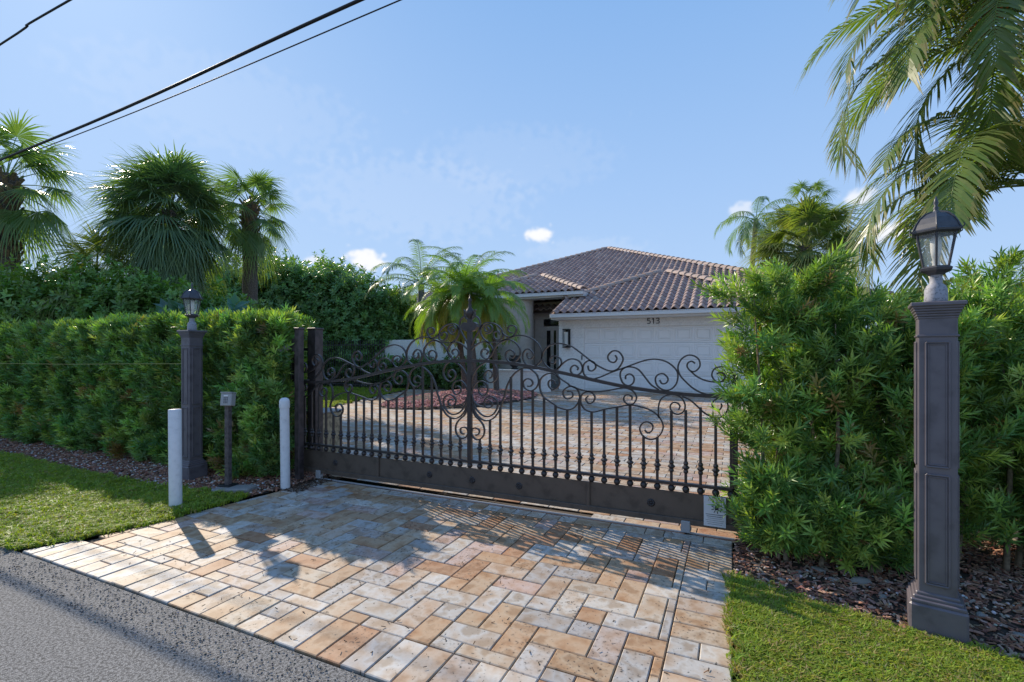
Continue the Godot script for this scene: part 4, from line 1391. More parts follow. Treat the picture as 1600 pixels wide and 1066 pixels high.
func build_street_things() -> void:
	lamp_post(Vector3(-6.07, 0.0, -3.735), "dark square lamp post in front of the clipped hedge", 0.0)
	lantern(Vector3(-6.07, 1.83, -3.735), "six sided black lantern on the post by the clipped hedge")
	lamp_post(Vector3(1.03, 0.0, -3.42), "dark square lamp post in front of the loose tall hedge", -0.21)
	lantern(Vector3(1.03, 1.83, -3.42), "six sided black lantern on the post by the loose hedge")
	var b1 := thing("bollard", "white plastic bollard with flat top at the lawn's edge", "bollard", Vector3(-5.02, 0, -2.93))
	var s1 := tool()
	lathe(s1, [Vector2(0.056, -0.03), Vector2(0.056, 0.985), Vector2(0.053, 0.992), Vector2(0.0, 0.995)], 28)
	part(b1, "tube", done(s1), M.plastic)
	b1.rotation_degrees.z = 0.8
	var b2 := thing("bollard", "white plastic bollard with domed cap beside the gate post", "bollard", Vector3(-4.62, 0, -3.88))
	var s2 := tool()
	lathe(s2, [Vector2(0.050, -0.03), Vector2(0.050, 0.95)], 28)
	part(b2, "tube", done(s2), M.plastic)
	b2.rotation_degrees.z = 0.9
	var s3 := tool()
	lathe(s3, [Vector2(0.054, 0.925), Vector2(0.056, 0.94), Vector2(0.055, 1.005), Vector2(0.045, 1.03), Vector2(0.025, 1.042), Vector2(0.0, 1.045)], 28)
	part(b2, "cap", done(s3), M.plastic)
	var k := thing("keypad_stand", "slim brown pedestal with a grey gate keypad on top", "keypad", Vector3(-5.17, 0.0, -3.58), 0.15)
	part(k, "footing", box_mesh(Vector3(0.42, 0.10, 0.20), 0.015), M.concrete, Vector3(0.12, 0.01, 0.03), Vector3(0, 0.25, 0.03))
	part(k, "base_plate", box_mesh(Vector3(0.16, 0.016, 0.14), 0.003), M.black, Vector3(0, 0.066, 0))
	part(k, "pole", box_mesh(Vector3(0.055, 0.92, 0.055), 0.005), M.pole, Vector3(0, 0.52, 0))
	var bx := part(k, "keypad_box", box_mesh(Vector3(0.125, 0.145, 0.09), 0.008), M.keypad, Vector3(0.02, 1.03, 0.02), Vector3(-0.15, 0.25, 0))
	part(bx, "hood", box_mesh(Vector3(0.13, 0.012, 0.10), 0.003), M.keypad, Vector3(0, 0.076, 0.004))
	part(bx, "display", box_mesh(Vector3(0.05, 0.014, 0.006), 0.002), M.trim, Vector3(0.0, 0.04, 0.046))
	for r in 4:
		for c in 3:
			part(bx, "key", box_mesh(Vector3(0.012, 0.012, 0.006), 0.002), M.keys, Vector3(-0.018 + c * 0.018, 0.016 - r * 0.018, 0.046))
	var tw := thing("string_line", "thin yellowish string stretched along the clipped hedge face", "string", Vector3(0, 0, 0))
	var ts := tool()
	tube(ts, [Vector3(-13.5, 1.37, -3.72), Vector3(-9.0, 1.385, -3.72), Vector3(-6.15, 1.42, -3.72)], [0.0035], 5)
	part(tw, "cord", done(ts), M.twine)

# ------------------------------------------------------------------ palms
# a fan leaf on its stalk: leaves along +X at an angle of elev degrees, droops with age
func fan_frond(elev: float, stalk: float, r: float, n: int, droop: float, base: Color, tipc: Color) -> ArrayMesh:
	var st := tool()
	st.set_color(Color(base.r * 1.5, base.g * 1.3, base.b * 1.2))
	var e := deg_to_rad(elev)
	var p := Vector3.ZERO
	var pts := [p]
	for k in 5:
		e -= deg_to_rad(3.5 + droop * 7.0)
		p += Vector3(cos(e), sin(e), 0) * stalk / 5.0
		pts.append(p)
	tube(st, pts, [0.022, 0.018, 0.014, 0.012, 0.010, 0.008], 4, false)
	var f := Vector3(cos(e), sin(e), 0)
	var s := Vector3(0, 0, 1)
	var nn := s.cross(f).normalized()
	if nn.y < 0:
		nn = -nn
	var span := deg_to_rad(138.0)
	for k in n:
		var u := (k + 0.5) / n * 2.0 - 1.0
		var a := u * span
		var d := (f * cos(a) + s * sin(a)).normalized()
		# the blade folds down on both sides of its midrib
		d = (d - nn * 0.30 * absf(sin(a))).normalized()
		var jag := rnd(-0.05, 0.18)
		var len := r * (1.0 - 0.28 * u * u) * rnd(0.85, 1.08)
		var w := len * 0.34 * (span * 2.0 / n) * 1.15
		var side := d.cross(nn).normalized()
		var c := base.lerp(tipc, rnd(0.0, 0.35))
		var q := []
		for t: float in [0.0, 0.34, 0.70, 1.0]:
			var sag := Vector3(0, -1, 0) * len * (0.10 + droop * 0.55 + jag) * t * t * (1.0 + 0.6 * t)
			q.append(p + d * len * t + sag + Vector3(rnd(-0.01, 0.01), 0, rnd(-0.01, 0.01)) * t)
		st.set_color(c)
		var w1 := side * w * 0.5
		var fold := nn * w * 0.22
		tri(st, q[0], q[1] + w1 + fold, q[1] - fold)
		tri(st, q[0], q[1] - fold, q[1] - w1 + fold)
		var w2 := side * w * 0.24
		quad(st, q[1] + w1 + fold, q[2] + w2, q[2] - w2, q[1] - w1 + fold)
		st.set_color(c.lerp(tipc, 0.5))
		tri(st, q[2] + w2, q[3], q[2] - w2)
	return done(st)

# a feather leaf: arching midrib along +X with a row of narrow leaflets on each side
func feather_frond(elev: float, len: float, n: int, leaf_len: float, bend: float, hang: float, base: Color, tipc: Color, wid := 0.03) -> ArrayMesh:
	var st := tool()
	var e := deg_to_rad(elev)
	var pts := [Vector3.ZERO]
	var steps := 14
	var side_bend := rnd(-0.25, 0.25)
	for k in steps:
		var f := float(k + 1) / steps
		e -= deg_to_rad(bend) / steps * (0.5 + 1.1 * f)
		pts.append(pts[-1] + Vector3(cos(e) * cos(side_bend * f), sin(e), sin(side_bend * f) * cos(e)) * len / steps)
	var rad := []
	for k in steps + 1:
		rad.append(lerpf(0.016, 0.003, float(k) / steps))
	st.set_color(Color(base.r * 1.7, base.g * 1.4, base.b * 1.2))
	tube(st, pts, rad, 4, false)
	for k in n:
		var f := 0.14 + 0.86 * (k + 0.5) / n
		var x := f * steps
		var i := mini(int(x), steps - 1)
		var at: Vector3 = pts[i].lerp(pts[i + 1], x - i)
		var d: Vector3 = (pts[i + 1] - pts[i]).normalized()
		var s := d.cross(Vector3.UP).normalized()
		var up := s.cross(d)
		for sg in [-1.0, 1.0]:
			var ll: float = leaf_len * (0.35 + 0.65 * sin(PI * clampf(0.12 + f * 0.82, 0, 1))) * rnd(0.85, 1.1)
			var fwd := lerpf(0.45, 1.1, f) + rnd(-0.12, 0.12)
			var ld: Vector3 = (s * sg + d * fwd + up * rnd(0.05, 0.45)).normalized()
			var q := []
			for t: float in [0.0, 0.35, 0.7, 1.0]:
				q.append(at + ld * ll * t * (1.0 - hang * 0.25 * t) + Vector3.DOWN * ll * hang * t * t)
			var ws: Vector3 = ld.cross(up).normalized()
			var c := base.lerp(tipc, rnd(0.0, 0.3))
			st.set_color(c)
			var w1 := ws * wid * 0.5
			quad(st, q[0] + w1 * 0.5, q[1] + w1, q[1] - w1, q[0] - w1 * 0.5)
			quad(st, q[1] + w1, q[2] + w1 * 0.75, q[2] - w1 * 0.75, q[1] - w1)
			st.set_color(c.lerp(tipc, 0.6))
			tri(st, q[2] + w1 * 0.75, q[3], q[2] - w1 * 0.75)
	return done(st)

func trunk_mesh(h: float, r0: float, r1: float, lean := Vector3.ZERO, rings := 14, rough := 0.06) -> ArrayMesh:
	var st := tool()
	var pts := []
	var rad := []
	for k in rings + 1:
		var f := float(k) / rings
		pts.append(Vector3(0, -0.1 + (h + 0.1) * f, 0) + lean * f * f)
		rad.append(lerpf(r0, r1, f) * (1.0 + rnd(-rough, rough) + (0.05 if k % 2 else 0.0)) * (1.25 if k == 0 else 1.0))
	tube(st, pts, rad, 12)
	return done(st)

# a cabbage-type palm: trunk, criss-cross boots below the crown, fan leaves from upright to hanging
func fan_palm(label: String, at: Vector3, h: float, r: float, n: int, lo: float, hi: float, stalk: float, blade: float, base: Color, tipc: Color, boots: float, group := "", dead := 0) -> void:
	var t := thing("fan_palm", label, "palm tree", at, 0.0, group)
	part(t, "trunk", trunk_mesh(h, r * 1.1, r), M.palm_bark)
	if boots > 0.0:
		var bm := tool()
		var k := 0
		var y := h - boots
		while y < h:
			var a := k * 2.399
			var out := Vector3(cos(a), 0, sin(a))
			var tilt := Basis(Vector3.UP.cross(out).normalized(), 0.5 + rnd(-0.1, 0.15)) * Basis(Vector3.UP, -a)
			box(bm, Vector3(0, y, 0) + out * (r + 0.03), Vector3(0.045, 0.26, 0.11), 0.012, tilt)
			y += 0.026
			k += 1
		part(t, "boots", done(bm), M.husk_bark)
	var elevs := []
	var meshes := []
	for k in 9:
		var e := lerpf(hi, lo, k / 8.0)
		var old := smoothstep(30.0, -50.0, e)
		meshes.append(fan_frond(e, stalk * rnd(0.9, 1.1), blade * rnd(0.92, 1.08), 46, 0.15 + 0.75 * old, base, tipc))
		elevs.append(e)
	for k in n:
		var f := (k + 0.5) / n
		var m: Mesh = meshes[clampi(int(pow(f, 0.85) * 9.0), 0, 8)]
		var o := part(t, "frond", m, M.frond, Vector3(0, h - 0.05 - f * minf(0.5, h * 0.12), 0), Vector3(rnd(-0.15, 0.15), k * 2.399 + rnd(-0.3, 0.3), rnd(-0.28, 0.28)))
		o.scale = Vector3.ONE * rnd(0.88, 1.1)
	if dead > 0:
		var dm := fan_frond(-58.0, stalk * 0.9, blade * 0.9, 24, 0.9, Color(0.24, 0.16, 0.07), Color(0.34, 0.24, 0.10))
		for k in dead:
			part(t, "dead_frond", dm, M.frond, Vector3(0, h - 0.35, 0), Vector3(0, k * 2.4 + 0.7, 0))

func feather_palm(label: String, at: Vector3, h: float, r: float, lean: Vector3, fronds: Array, len: float, leaf_len: float, n_leaf: int, hang: float, base: Color, tipc: Color, bark: Material, wid := 0.03, bend := 95.0) -> Node3D:
	var t := thing("feather_palm", label, "palm tree", at)
	part(t, "trunk", trunk_mesh(h, r * 1.15, r * 0.85, lean), bark)
	var top := Vector3(0, h, 0) + lean
	var cache := {}
	for f in fronds:
		var e := snappedf(f[1], 12.0)
		if not cache.has(e):
			cache[e] = [feather_frond(e, len, n_leaf, leaf_len, bend * rnd(0.9, 1.1), hang, base, tipc, wid), feather_frond(e, len * 0.94, n_leaf, leaf_len, bend * rnd(0.9, 1.15), hang * 1.1, base, tipc, wid)]
		var o := part(t, "frond", cache[e][rng.randi() % 2], M.frond, top + Vector3(0, rnd(-0.08, 0.05), 0), Vector3(0, f[0], 0))
		o.scale = Vector3.ONE * (f[2] if f.size() > 2 else rnd(0.88, 1.08))
	return t

func round_fronds(n: int, hi: float, lo: float, start := 0.0) -> Array:
	var out := []
	for k in n:
		var f := (k + 0.5) / n
		out.append([start + k * 2.399 + rnd(-0.15, 0.15), lerpf(hi, lo, f)])
	return out

func build_trees() -> void:
	M.husk_bark = relief(world_tex(mat(lin(0.25, 0.17, 0.10), 0.9), M.coarse, 3.0, false), M.coarse, 0.8)
	var deep := Color(0.17, 0.29, 0.12)
	var blue := Color(0.17, 0.285, 0.19)
	var tipy := Color(0.34, 0.40, 0.15)
	# fan palms beyond the clipped hedge
	fan_palm("fan palm with thick booted trunk rising beside the clipped hedge", Vector3(-17.9, 0.0, -6.1), 6.4, 0.24, 30, -18.0, 80.0, 1.15, 1.1, deep, tipy, 2.4)
	fan_palm("full round fan palm with a heavy skirt of hanging fronds", Vector3(-13.55, 0.06, -7.75), 5.25, 0.18, 130, -50.0, 84.0, 0.98, 1.06, blue, tipy, 0.0, "", 9)
	fan_palm("smaller fan palm with open crown and shaggy booted neck", Vector3(-13.7, 0.12, -10.2), 6.15, 0.2, 32, -25.0, 80.0, 0.75, 0.85, deep, tipy, 1.3)
	fan_palm("short yellowing fan palm between two taller fan palms", Vector3(-13.9, 0.06, -6.3), 3.3, 0.15, 26, -50.0, 75.0, 0.7, 0.8, Color(0.18, 0.24, 0.07), Color(0.42, 0.38, 0.11), 0.0)
	# behind the house end
	fan_palm("tall slender fan palm behind the garage roof", Vector3(3.1, 0.2, -25.6), 8.35, 0.2, 30, -50.0, 75.0, 0.85, 0.75, Color(0.18, 0.29, 0.10), tipy, 0.8, "", 6)
	fan_palm("dense shaggy fan palm standing beside the garage", Vector3(2.3, 0.2, -19.8), 5.15, 0.2, 120, -56.0, 82.0, 1.15, 1.1, Color(0.21, 0.30, 0.11), Color(0.45, 0.40, 0.15), 0.0, "", 14)
	feather_palm("drooping feather palm behind the shaggy fan palm", Vector3(0.6, 0.2, -22.8), 7.0, 0.11, Vector3(0.3, 0, 0), round_fronds(13, 75.0, -30.0), 2.0, 0.5, 34, 0.65, deep, tipy, M.smooth_bark)
	# feather palm behind the garden wall
	feather_palm("slender grey trunked feather palm behind the garden wall", Vector3(-12.1, 0.2, -16.9), 4.3, 0.14, Vector3(0.1, 0.0, 0.0), round_fronds(18, 82.0, -5.0, 0.4), 2.9, 0.55, 44, 0.45, Color(0.17, 0.28, 0.12), tipy, M.smooth_bark, 0.032, 80.0)
	feather_palm("feather palm half hidden behind the island palms", Vector3(-10.6, 0.2, -18.6), 4.4, 0.14, Vector3(0.1, 0.0, 0.0), round_fronds(14, 82.0, 5.0, 1.4), 2.7, 0.55, 40, 0.45, Color(0.17, 0.28, 0.12), tipy, M.smooth_bark, 0.032, 80.0)
	# date palms on the island bed
	var yel := Color(0.42, 0.38, 0.07)
	var fresh := Color(0.21, 0.37, 0.09)
	for p in [[-6.85, -13.7, 3.0, Vector3(-0.28, 0, 0.1), "pygmy date palm with upright trunk on the island bed"], [-7.35, -13.2, 3.3, Vector3(-0.45, 0, 0.0), "pygmy date palm with leaning trunk on the island bed"], [-7.9, -13.5, 2.9, Vector3(-0.5, 0, 0.2), "pygmy date palm with yellowing lower fronds on the island bed"]]:
		var pr := round_fronds(38, 82.0, -38.0, p[2])
		var t := feather_palm(p[4], Vector3(p[0], gh(p[1]) + 0.14, p[1]), p[2], 0.08, p[3], pr, 1.8, 0.34, 50, 0.45, fresh if p[2] > 2.95 else Color(0.26, 0.40, 0.09), Color(0.32, 0.45, 0.11), M.palm_bark, 0.022, 84.0)
		var ym := feather_frond(-18.0, 1.7, 44, 0.34, 80.0, 0.7, yel, Color(0.52, 0.36, 0.08), 0.022)
		for k in 8:
			part(t, "yellow_frond", ym, M.frond, Vector3(0, p[2] - 0.05, 0) + p[3], Vector3(0, k * 0.79 + p[0], 0))
	# the tall feather palm over the loose hedge, and a younger one below it
	var lf := deg_to_rad(180.0 + 24.7)
	var fr := [[lf, 38.0, 1.08], [lf + 0.30, 20.0, 1.05], [lf - 0.28, 26.0, 1.05], [lf + 0.62, 44.0, 1.0], [lf - 0.55, 50.0, 1.0], [lf + 0.12, 62.0, 1.1], [lf - 0.1, 2.0, 1.0], [lf + 0.45, -6.0, 0.95], [lf - 0.45, 8.0, 1.0], [lf + 0.85, 14.0, 1.0], [lf - 0.8, 22.0, 1.0], [lf - 0.34, 66.0, 1.0], [lf + 0.2, 50.0, 0.95], [lf - 0.2, 40.0, 0.95], [lf + 0.5, 28.0, 0.95]]
	for k in 9:
		fr.append([lf + 1.2 + k * 0.45, [58.0, 20.0, 38.0, 0.0][k % 4], 1.0])
	var big := feather_palm("tall feather palm arching over the loose hedge with orange fruit", Vector3(3.54, 0.0, -7.79), 5.45, 0.14, Vector3(-0.12, 0, 0.05), fr, 2.95, 0.6, 72, 0.4, Color(0.17, 0.265, 0.075), Color(0.36, 0.28, 0.13), M.smooth_bark, 0.03, 104.0)
	feather_palm("middle height feather palm with long drooping fronds behind the loose hedge", Vector3(3.6, 0.0, -8.0), 3.6, 0.12, Vector3(-0.1, 0, 0), [[lf + 0.15, 14.0], [lf - 0.12, 28.0], [lf + 0.4, 36.0], [lf - 0.35, 8.0], [lf, 34.0], [lf + 0.25, 22.0], [lf - 0.22, 46.0], [lf - 0.5, 24.0], [lf + 0.1, 58.0], [lf + 0.8, 52.0], [lf + 1.6, 40.0], [lf + 2.4, 50.0], [lf - 1.7, 45.0], [lf + 3.1, 40.0]], 3.0, 0.58, 68, 0.38, Color(0.18, 0.28, 0.08), Color(0.38, 0.31, 0.13), M.smooth_bark, 0.03, 104.0)
	# fruit stalks
	for a in [[lf + 0.1, 0.9], [lf - 0.35, 0.7]]:
		var fs := tool()
		var root := Vector3(-0.12, 5.5, 0.05)
		var out := Vector3(cos(a[0]), 0, -sin(a[0]))
		var pts := [root, root + out * 0.5 + Vector3(0, 0.35, 0), root + out * float(a[1]) + Vector3(0, 0.3, 0)]
		tube(fs, pts, [0.02, 0.015, 0.01], 5)
		for k in 26:
			var e := Vector3(rnd(-0.2, 0.2), rnd(-0.65, -0.2), rnd(-0.2, 0.2))
			tube(fs, [pts[2], pts[2] + e * 0.5 + Vector3(0, 0.06, 0), pts[2] + e], [0.006, 0.004, 0.003], 4, false)
		part(big, "fruit_stalk", done(fs), M.husk)
		var fm := tool()
		for k in 60:
			var e := Vector3(rnd(-0.15, 0.15), rnd(-0.45, -0.02), rnd(-0.15, 0.15))
			lathe(fm, [Vector2(0.0, -0.018), Vector2(0.016, 0.0), Vector2(0.0, 0.018)], 6, pts[2] + e)
		part(big, "fruit", done(fm), M.fruit)
	feather_palm("young yellow green feather palm low behind the loose hedge", Vector3(3.5, 0.0, -8.0), 1.7, 0.08, Vector3(0, 0, 0), [[lf, 60.0], [lf + 0.4, 48.0], [lf - 0.35, 40.0], [lf + 0.8, 66.0], [lf - 0.9, 60.0], [lf + 0.2, 34.0], [lf + 1.7, 50.0], [lf + 2.5, 60.0], [lf - 1.6, 50.0]], 2.4, 0.6, 70, 0.4, Color(0.32, 0.38, 0.08), Color(0.52, 0.45, 0.11), M.smooth_bark, 0.03, 100.0)
	# tall shrubs behind the clipped hedge
	var gcol := Color(0.22, 0.37, 0.10)
	var lab := "tall dense ficus shrub behind the clipped hedge"
	for s in [[-15.6, -5.3, 3.3], [-14.5, -5.7, 3.4], [-13.4, -6.0, 3.5], [-12.4, -6.3, 3.25], [-11.5, -6.9, 3.0], [-11.0, -7.6, 2.8]]:
		bush("tall_shrub", lab, "shrub", Vector3(s[0], 0.0, s[1]), [[Vector3(0, s[2] * 0.62, 0), Vector3(0.85, s[2] * 0.40, 0.75)], [Vector3(0.15, s[2] * 0.3, 0.1), Vector3(0.85, s[2] * 0.33, 0.75)]], 2000, 1.0, gcol, "ficus shrubs behind the clipped hedge", 3)
	lab = "leafy background tree beyond the iron picket fence of the inner lawn"
	for s in [[-21.5, -13.0, 5.0], [-19.8, -13.8, 5.2], [-18.3, -14.9, 5.4], [-16.9, -15.9, 5.2], [-15.6, -16.4, 4.7], [-14.4, -17.2, 4.2], [-20.0, -16.5, 5.8], [-17.8, -17.8, 5.5]]:
		bush("background_tree", lab, "tree", Vector3(s[0], gh(s[1]) - 0.02, s[1]), [[Vector3(0, s[2] * 0.66, 0), Vector3(1.45, s[2] * 0.36, 1.2)], [Vector3(0.3, s[2] * 0.34, 0.2), Vector3(1.4, s[2] * 0.34, 1.1)]], 2600, 1.45, Color(0.20, 0.36, 0.125), "trees along the far boundary", 3)
	lab = "yellow green bush beyond the garden wall"
	for s in [[-14.6, -17.2, 3.3], [-13.2, -18.5, 3.0], [-11.6, -19.0, 2.6], [-16.2, -16.2, 3.8], [-10.0, -17.4, 2.6]]:
		bush("wall_bush", lab, "bush", Vector3(s[0], 0.2, s[1]), [[Vector3(0, s[2] * 0.55, 0), Vector3(1.2, s[2] * 0.5, 0.8)]], 1100, 1.3, Color(0.27, 0.38, 0.09), "bushes beyond the garden wall", 2)
	# big-leaved plants peering over the hedge
	for s in [[-9.75, -5.5, 2.15], [-9.1, -5.45, 2.2], [-7.9, -5.4, 2.2]]:
		bush("large_leaf_plant", "blue green large leaved plant peering over the clipped hedge", "plant", Vector3(s[0], 0, s[1]), [[Vector3(0, s[2] - 0.15, 0), Vector3(0.28, 0.22, 0.28)]], 13, 0.85, Color(0.10, 0.22, 0.17), "large leaved plants behind the hedge", 2, M.broad_big)

func build_cables() -> void:
	for a in [[Vector3(-46, 7.0, -5.3), "wooden utility pole far along the hedge line"], [Vector3(26, 7.6, -6.0), "wooden utility pole beyond the loose hedge"]]:
		var p := thing("utility_pole", a[1], "utility pole", Vector3(a[0].x, 0, a[0].z))
		part(p, "pole", trunk_mesh(10.0, 0.15, 0.11, Vector3.ZERO, 10, 0.02), M.bark)
		part(p, "crossarm", box_mesh(Vector3(0.1, 0.12, 1.8), 0.01), M.bark, Vector3(0.12, 8.9, 0))
	var runs := [["thick black bundled power cable strung above the hedge line", [Vector3(-46, 6.5, -5.2), Vector3(-30, 5.88, -5.1), Vector3(-13.05, 6.03, -5.1), Vector3(-4.65, 6.385, -5.1), Vector3(5, 6.95, -5.3), Vector3(26, 8.5, -5.9)], 0.025],
		["thin black cable strung beside the bundled power cable", [Vector3(-46, 7.0, -5.6), Vector3(-30, 6.5, -5.8), Vector3(-14.4, 6.63, -5.92), Vector3(-4.6, 6.92, -5.92), Vector3(5, 7.4, -5.95), Vector3(26, 8.7, -6.05)], 0.011],
		["highest black power cable above the fan palms", [Vector3(-46, 8.5, -5.2), Vector3(-30, 8.3, -5.1), Vector3(-15.0, 8.5, -5.0), Vector3(-12.1, 8.58, -5.0), Vector3(5, 8.9, -5.4), Vector3(26, 9.3, -5.9)], 0.020]]
	for r in runs:
		var c := thing("power_cable", r[0], "cable", Vector3.ZERO)
		var ctrl: Array = r[1]
		var pts := []
		for k in ctrl.size() - 1:
			for j in 8:
				pts.append(ctrl[k].cubic_interpolate(ctrl[k + 1], ctrl[maxi(k - 1, 0)], ctrl[mini(k + 2, ctrl.size() - 1)], j / 8.0))
		pts.append(ctrl[-1])
		var st := tool()
		tube(st, pts, [r[2]], 7)
		part(c, "wire", done(st), M.cable)

# ------------------------------------------------------------------ grass, mulch, litter
func tuft(blades: int, h: float, spread: float, w: float) -> ArrayMesh:
	var st := tool()
	for k in blades:
		var a := rng.randf() * TAU
		var foot := Vector3(rnd(-spread, spread), 0, rnd(-spread, spread))
		var lean := rnd(0.25, 1.2)
		var hh := h * rnd(0.6, 1.15)
		var out := Vector3(cos(a), 0, sin(a))
		var side := Vector3(-sin(a), 0, cos(a)) * w * 0.5
		var m := foot + Vector3(0, hh * 0.62, 0) + out * hh * lean * 0.35
		var tip := foot + Vector3(0, hh * (1.0 - lean * 0.25), 0) + out * hh * lean
		var c := rnd(0.75, 1.25)
		st.set_color(Color(c * rnd(0.9, 1.15), c, c * 0.9))
		tri(st, foot - side * 0.8, m - side, m + side)
		tri(st, foot - side * 0.8, m + side, foot + side * 0.8)
		tri(st, m - side, tip, m + side)
	return done(st)

func grass(called: String, label: String, poly: PackedVector2Array, mesh: Mesh, n: int, box2: Rect2, y: float, slope := false, straw := 0.06) -> void:
	var xf := []
	var cols := []
	var nz := FastNoiseLite.new()
	nz.seed = 31
	nz.frequency = 1.1
	for k in n:
		var p := Vector2(rnd(box2.position.x, box2.end.x), rnd(box2.position.y, box2.end.y))
		if not inside(p + Vector2(rnd(-0.06, 0.06), rnd(-0.06, 0.06)), poly):
			continue
		var s := rnd(0.7, 1.25) * (1.0 + nz.get_noise_2d(p.x, p.y) * 0.35)
		var b := Basis(Vector3.UP, rng.randf() * TAU).scaled(Vector3(s, s, s))
		xf.append(Transform3D(b, Vector3(p.x, y + (gh(p.y) if slope else 0.0), p.y)))
		var dry := rng.randf()
		cols.append(green(Color(0.46, 0.40, 0.20) if dry < straw else (Color(0.40, 0.50, 0.07) if dry < 0.5 else Color(0.28, 0.40, 0.06)), 0.25))
	var o := scatter(self, called, mesh, M.grass, xf, cols, "stuff")
	o.set_meta("label", label)
	o.set_meta("category", "grass")

func chips(called: String, label: String, category: String, poly: PackedVector2Array, mesh: Mesh, n: int, box2: Rect2, palette: Array, y: float, size: Vector2, mound := false) -> void:
	var xf := []
	var cols := []
	for k in n:
		var p := Vector2(rnd(box2.position.x, box2.end.x), rnd(box2.position.y, box2.end.y))
		if not inside(p, poly):
			continue
		var yy := y
		if mound:
			var q := Vector2((p.x + 7.35) / 1.8, (p.y + 12.6) / 2.75).length()
			yy += gh(p.y) + 0.02 + 0.22 * clampf(1.0 - q * 0.95, 0.0, 1.0) + 0.05 * clampf(1.0 - q, 0.0, 0.5)
		var s := rnd(size.x, size.y)
		xf.append(Transform3D(Basis.from_euler(Vector3(rnd(-0.5, 0.5), rng.randf() * TAU, rnd(-0.5, 0.5))).scaled(Vector3.ONE * s), Vector3(p.x, yy + rnd(0.0, 0.012), p.y)))
		var c: Color = palette[rng.randi() % palette.size()]
		cols.append(green(c, 0.25))
	var o := scatter(self, called, mesh, M.chip, xf, cols, "stuff")
	o.set_meta("label", label)
	o.set_meta("category", category)

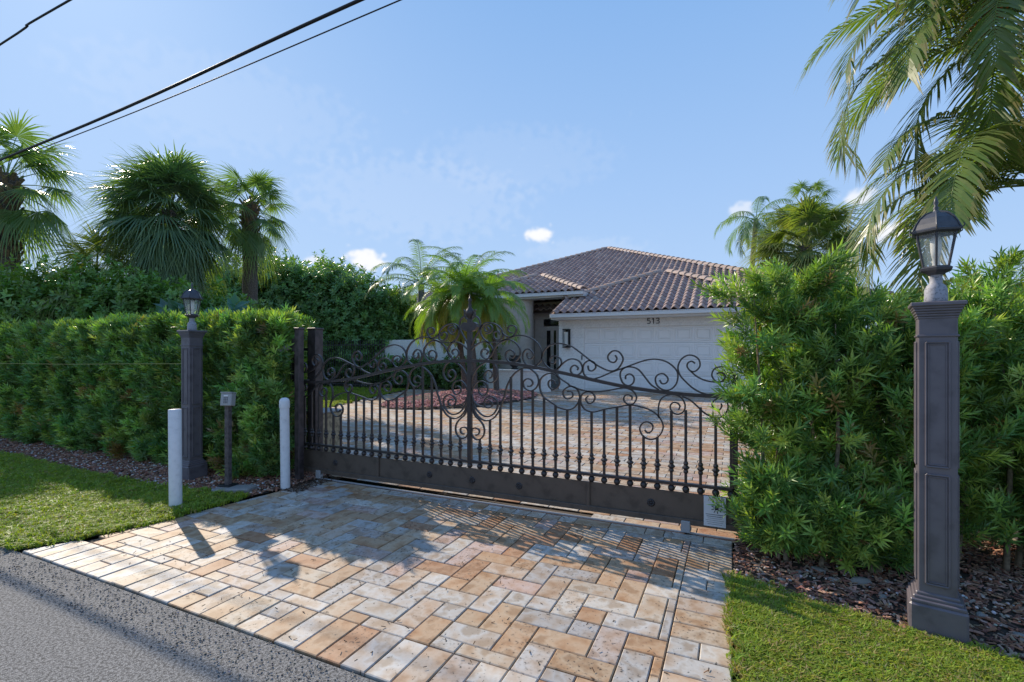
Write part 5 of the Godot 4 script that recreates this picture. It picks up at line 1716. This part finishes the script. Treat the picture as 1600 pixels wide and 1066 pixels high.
func build_litter() -> void:
	var t1 := tuft(11, 0.052, 0.026, 0.0075)
	var t2 := tuft(12, 0.045, 0.022, 0.0062)
	grass("grass", "sunlit green grass of the front lawn beside the driveway", lawn_a, t1, 34000, Rect2(-12.5, -3.6, 8.0, 1.85), 0.01)
	grass("grass", "short grass in front of the loose hedge bed", lawn_b, t2, 26000, Rect2(-0.05, -3.7, 3.4, 1.95), 0.01, false, 0.2)
	grass("grass", "grass of the inner lawn beyond the iron gate", lawn_c, t1, 26000, Rect2(-17.0, -14.6, 9.4, 8.8), 0.01, true)
	var cm := box_mesh(Vector3(0.05, 0.007, 0.016), 0.002)
	var brown := [Color(0.29, 0.13, 0.08), Color(0.20, 0.09, 0.06), Color(0.36, 0.17, 0.11), Color(0.16, 0.085, 0.06), Color(0.40, 0.25, 0.17)]
	chips("mulch", "dark red brown wood mulch below the clipped hedge", "mulch", bed_a, cm, 15000, Rect2(-12.5, -4.7, 7.95, 1.45), brown, 0.014, Vector2(0.6, 1.4))
	chips("mulch", "brown bark mulch round the lamp post in the loose hedge bed", "mulch", bed_b, cm, 13000, Rect2(-0.05, -5.3, 3.6, 2.4), brown + [Color(0.40, 0.30, 0.23), Color(0.33, 0.22, 0.17)], 0.014, Vector2(0.45, 1.1))
	chips("mulch", "pinkish red wood mulch on the island bed", "mulch", island, cm, 9000, Rect2(-9.4, -15.6, 4.2, 6.0), [Color(0.56, 0.25, 0.22), Color(0.46, 0.19, 0.17), Color(0.62, 0.34, 0.30), Color(0.40, 0.18, 0.16)], 0.02, Vector2(0.9, 2.2), true)
	# shell and pebble flecks
	var sm := SphereMesh.new()
	sm.radius = 0.012
	sm.height = 0.014
	sm.radial_segments = 6
	sm.rings = 3
	var pale := [Color(0.55, 0.50, 0.46), Color(0.42, 0.38, 0.36), Color(0.62, 0.58, 0.55)]
	chips("pebbles", "pale shell flecks strewn over the mulch below the clipped hedge", "pebbles", bed_a, sm, 1100, Rect2(-12.5, -4.1, 7.9, 0.85), pale, 0.018, Vector2(0.6, 1.5))
	chips("pebbles", "pale shell flecks strewn over the bed of the loose hedge", "pebbles", bed_b, sm, 420, Rect2(-0.05, -4.4, 3.4, 1.5), pale, 0.018, Vector2(0.4, 1.2))
	# single flat stones in the bed
	for s in [[0.55, -3.98, 0.085], [0.62, -3.86, 0.06], [0.78, -3.9, 0.11], [0.86, -3.72, 0.055], [0.42, -3.9, 0.05], [0.94, -3.98, 0.05], [0.30, -3.72, 0.045], [1.32, -3.7, 0.06], [1.42, -3.52, 0.06], [1.62, -3.62, 0.07], [1.30, -3.9, 0.04], [0.22, -4.0, 0.05]]:
		var st := tool()
		var r: float = s[2]
		var prof := []
		for k in 6:
			var f := k / 5.0
			prof.append(Vector2(r * 0.5 * sqrt(maxf(0.0, 1.0 - pow(f, 3.0))) * rnd(0.92, 1.05), f * r * 0.32))
		prof[5].x = 0.0
		lathe(st, prof, 9)
		var o := thing("flat_stone", "pale flat stone lying on the mulch below the loose hedge", "stone", Vector3(s[0], 0.012, s[1]), rng.randf() * TAU, "stones in the loose hedge bed")
		var pm := part(o, "stone", done(st), M.concrete)
		pm.scale = Vector3(1.25, 1.0, 0.75)
	chips("road_grit", "dark grit and crumbled asphalt along the road edge", "grit", rect(-9.0, -1.79, 0.5, -1.50), sm, 5000, Rect2(-9.0, -1.80, 9.5, 0.30), [Color(0.10, 0.10, 0.10), Color(0.16, 0.155, 0.15), Color(0.24, 0.23, 0.22), Color(0.07, 0.065, 0.06)], 0.0, Vector2(0.15, 0.5))
	# crumbs and twigs caught on the pavers
	var lm := box_mesh(Vector3(0.030, 0.003, 0.006), 0.001)
	chips("leaf_litter", "brown twigs and leaf crumbs on the driveway pavers", "leaf litter", drive_poly, lm, 650, Rect2(-5.0, -4.35, 5.0, 2.5), [Color(0.09, 0.05, 0.03), Color(0.05, 0.035, 0.025), Color(0.16, 0.09, 0.04)], 0.012, Vector2(0.25, 0.9))
	chips("leaf_litter", "dark leaf litter gathered at the foot of the gate posts", "leaf litter", rect(-4.95, -4.5, -4.35, -3.8), lm, 900, Rect2(-4.95, -4.5, 0.6, 0.7), [Color(0.05, 0.03, 0.02), Color(0.10, 0.055, 0.03)], 0.014, Vector2(0.6, 1.6))
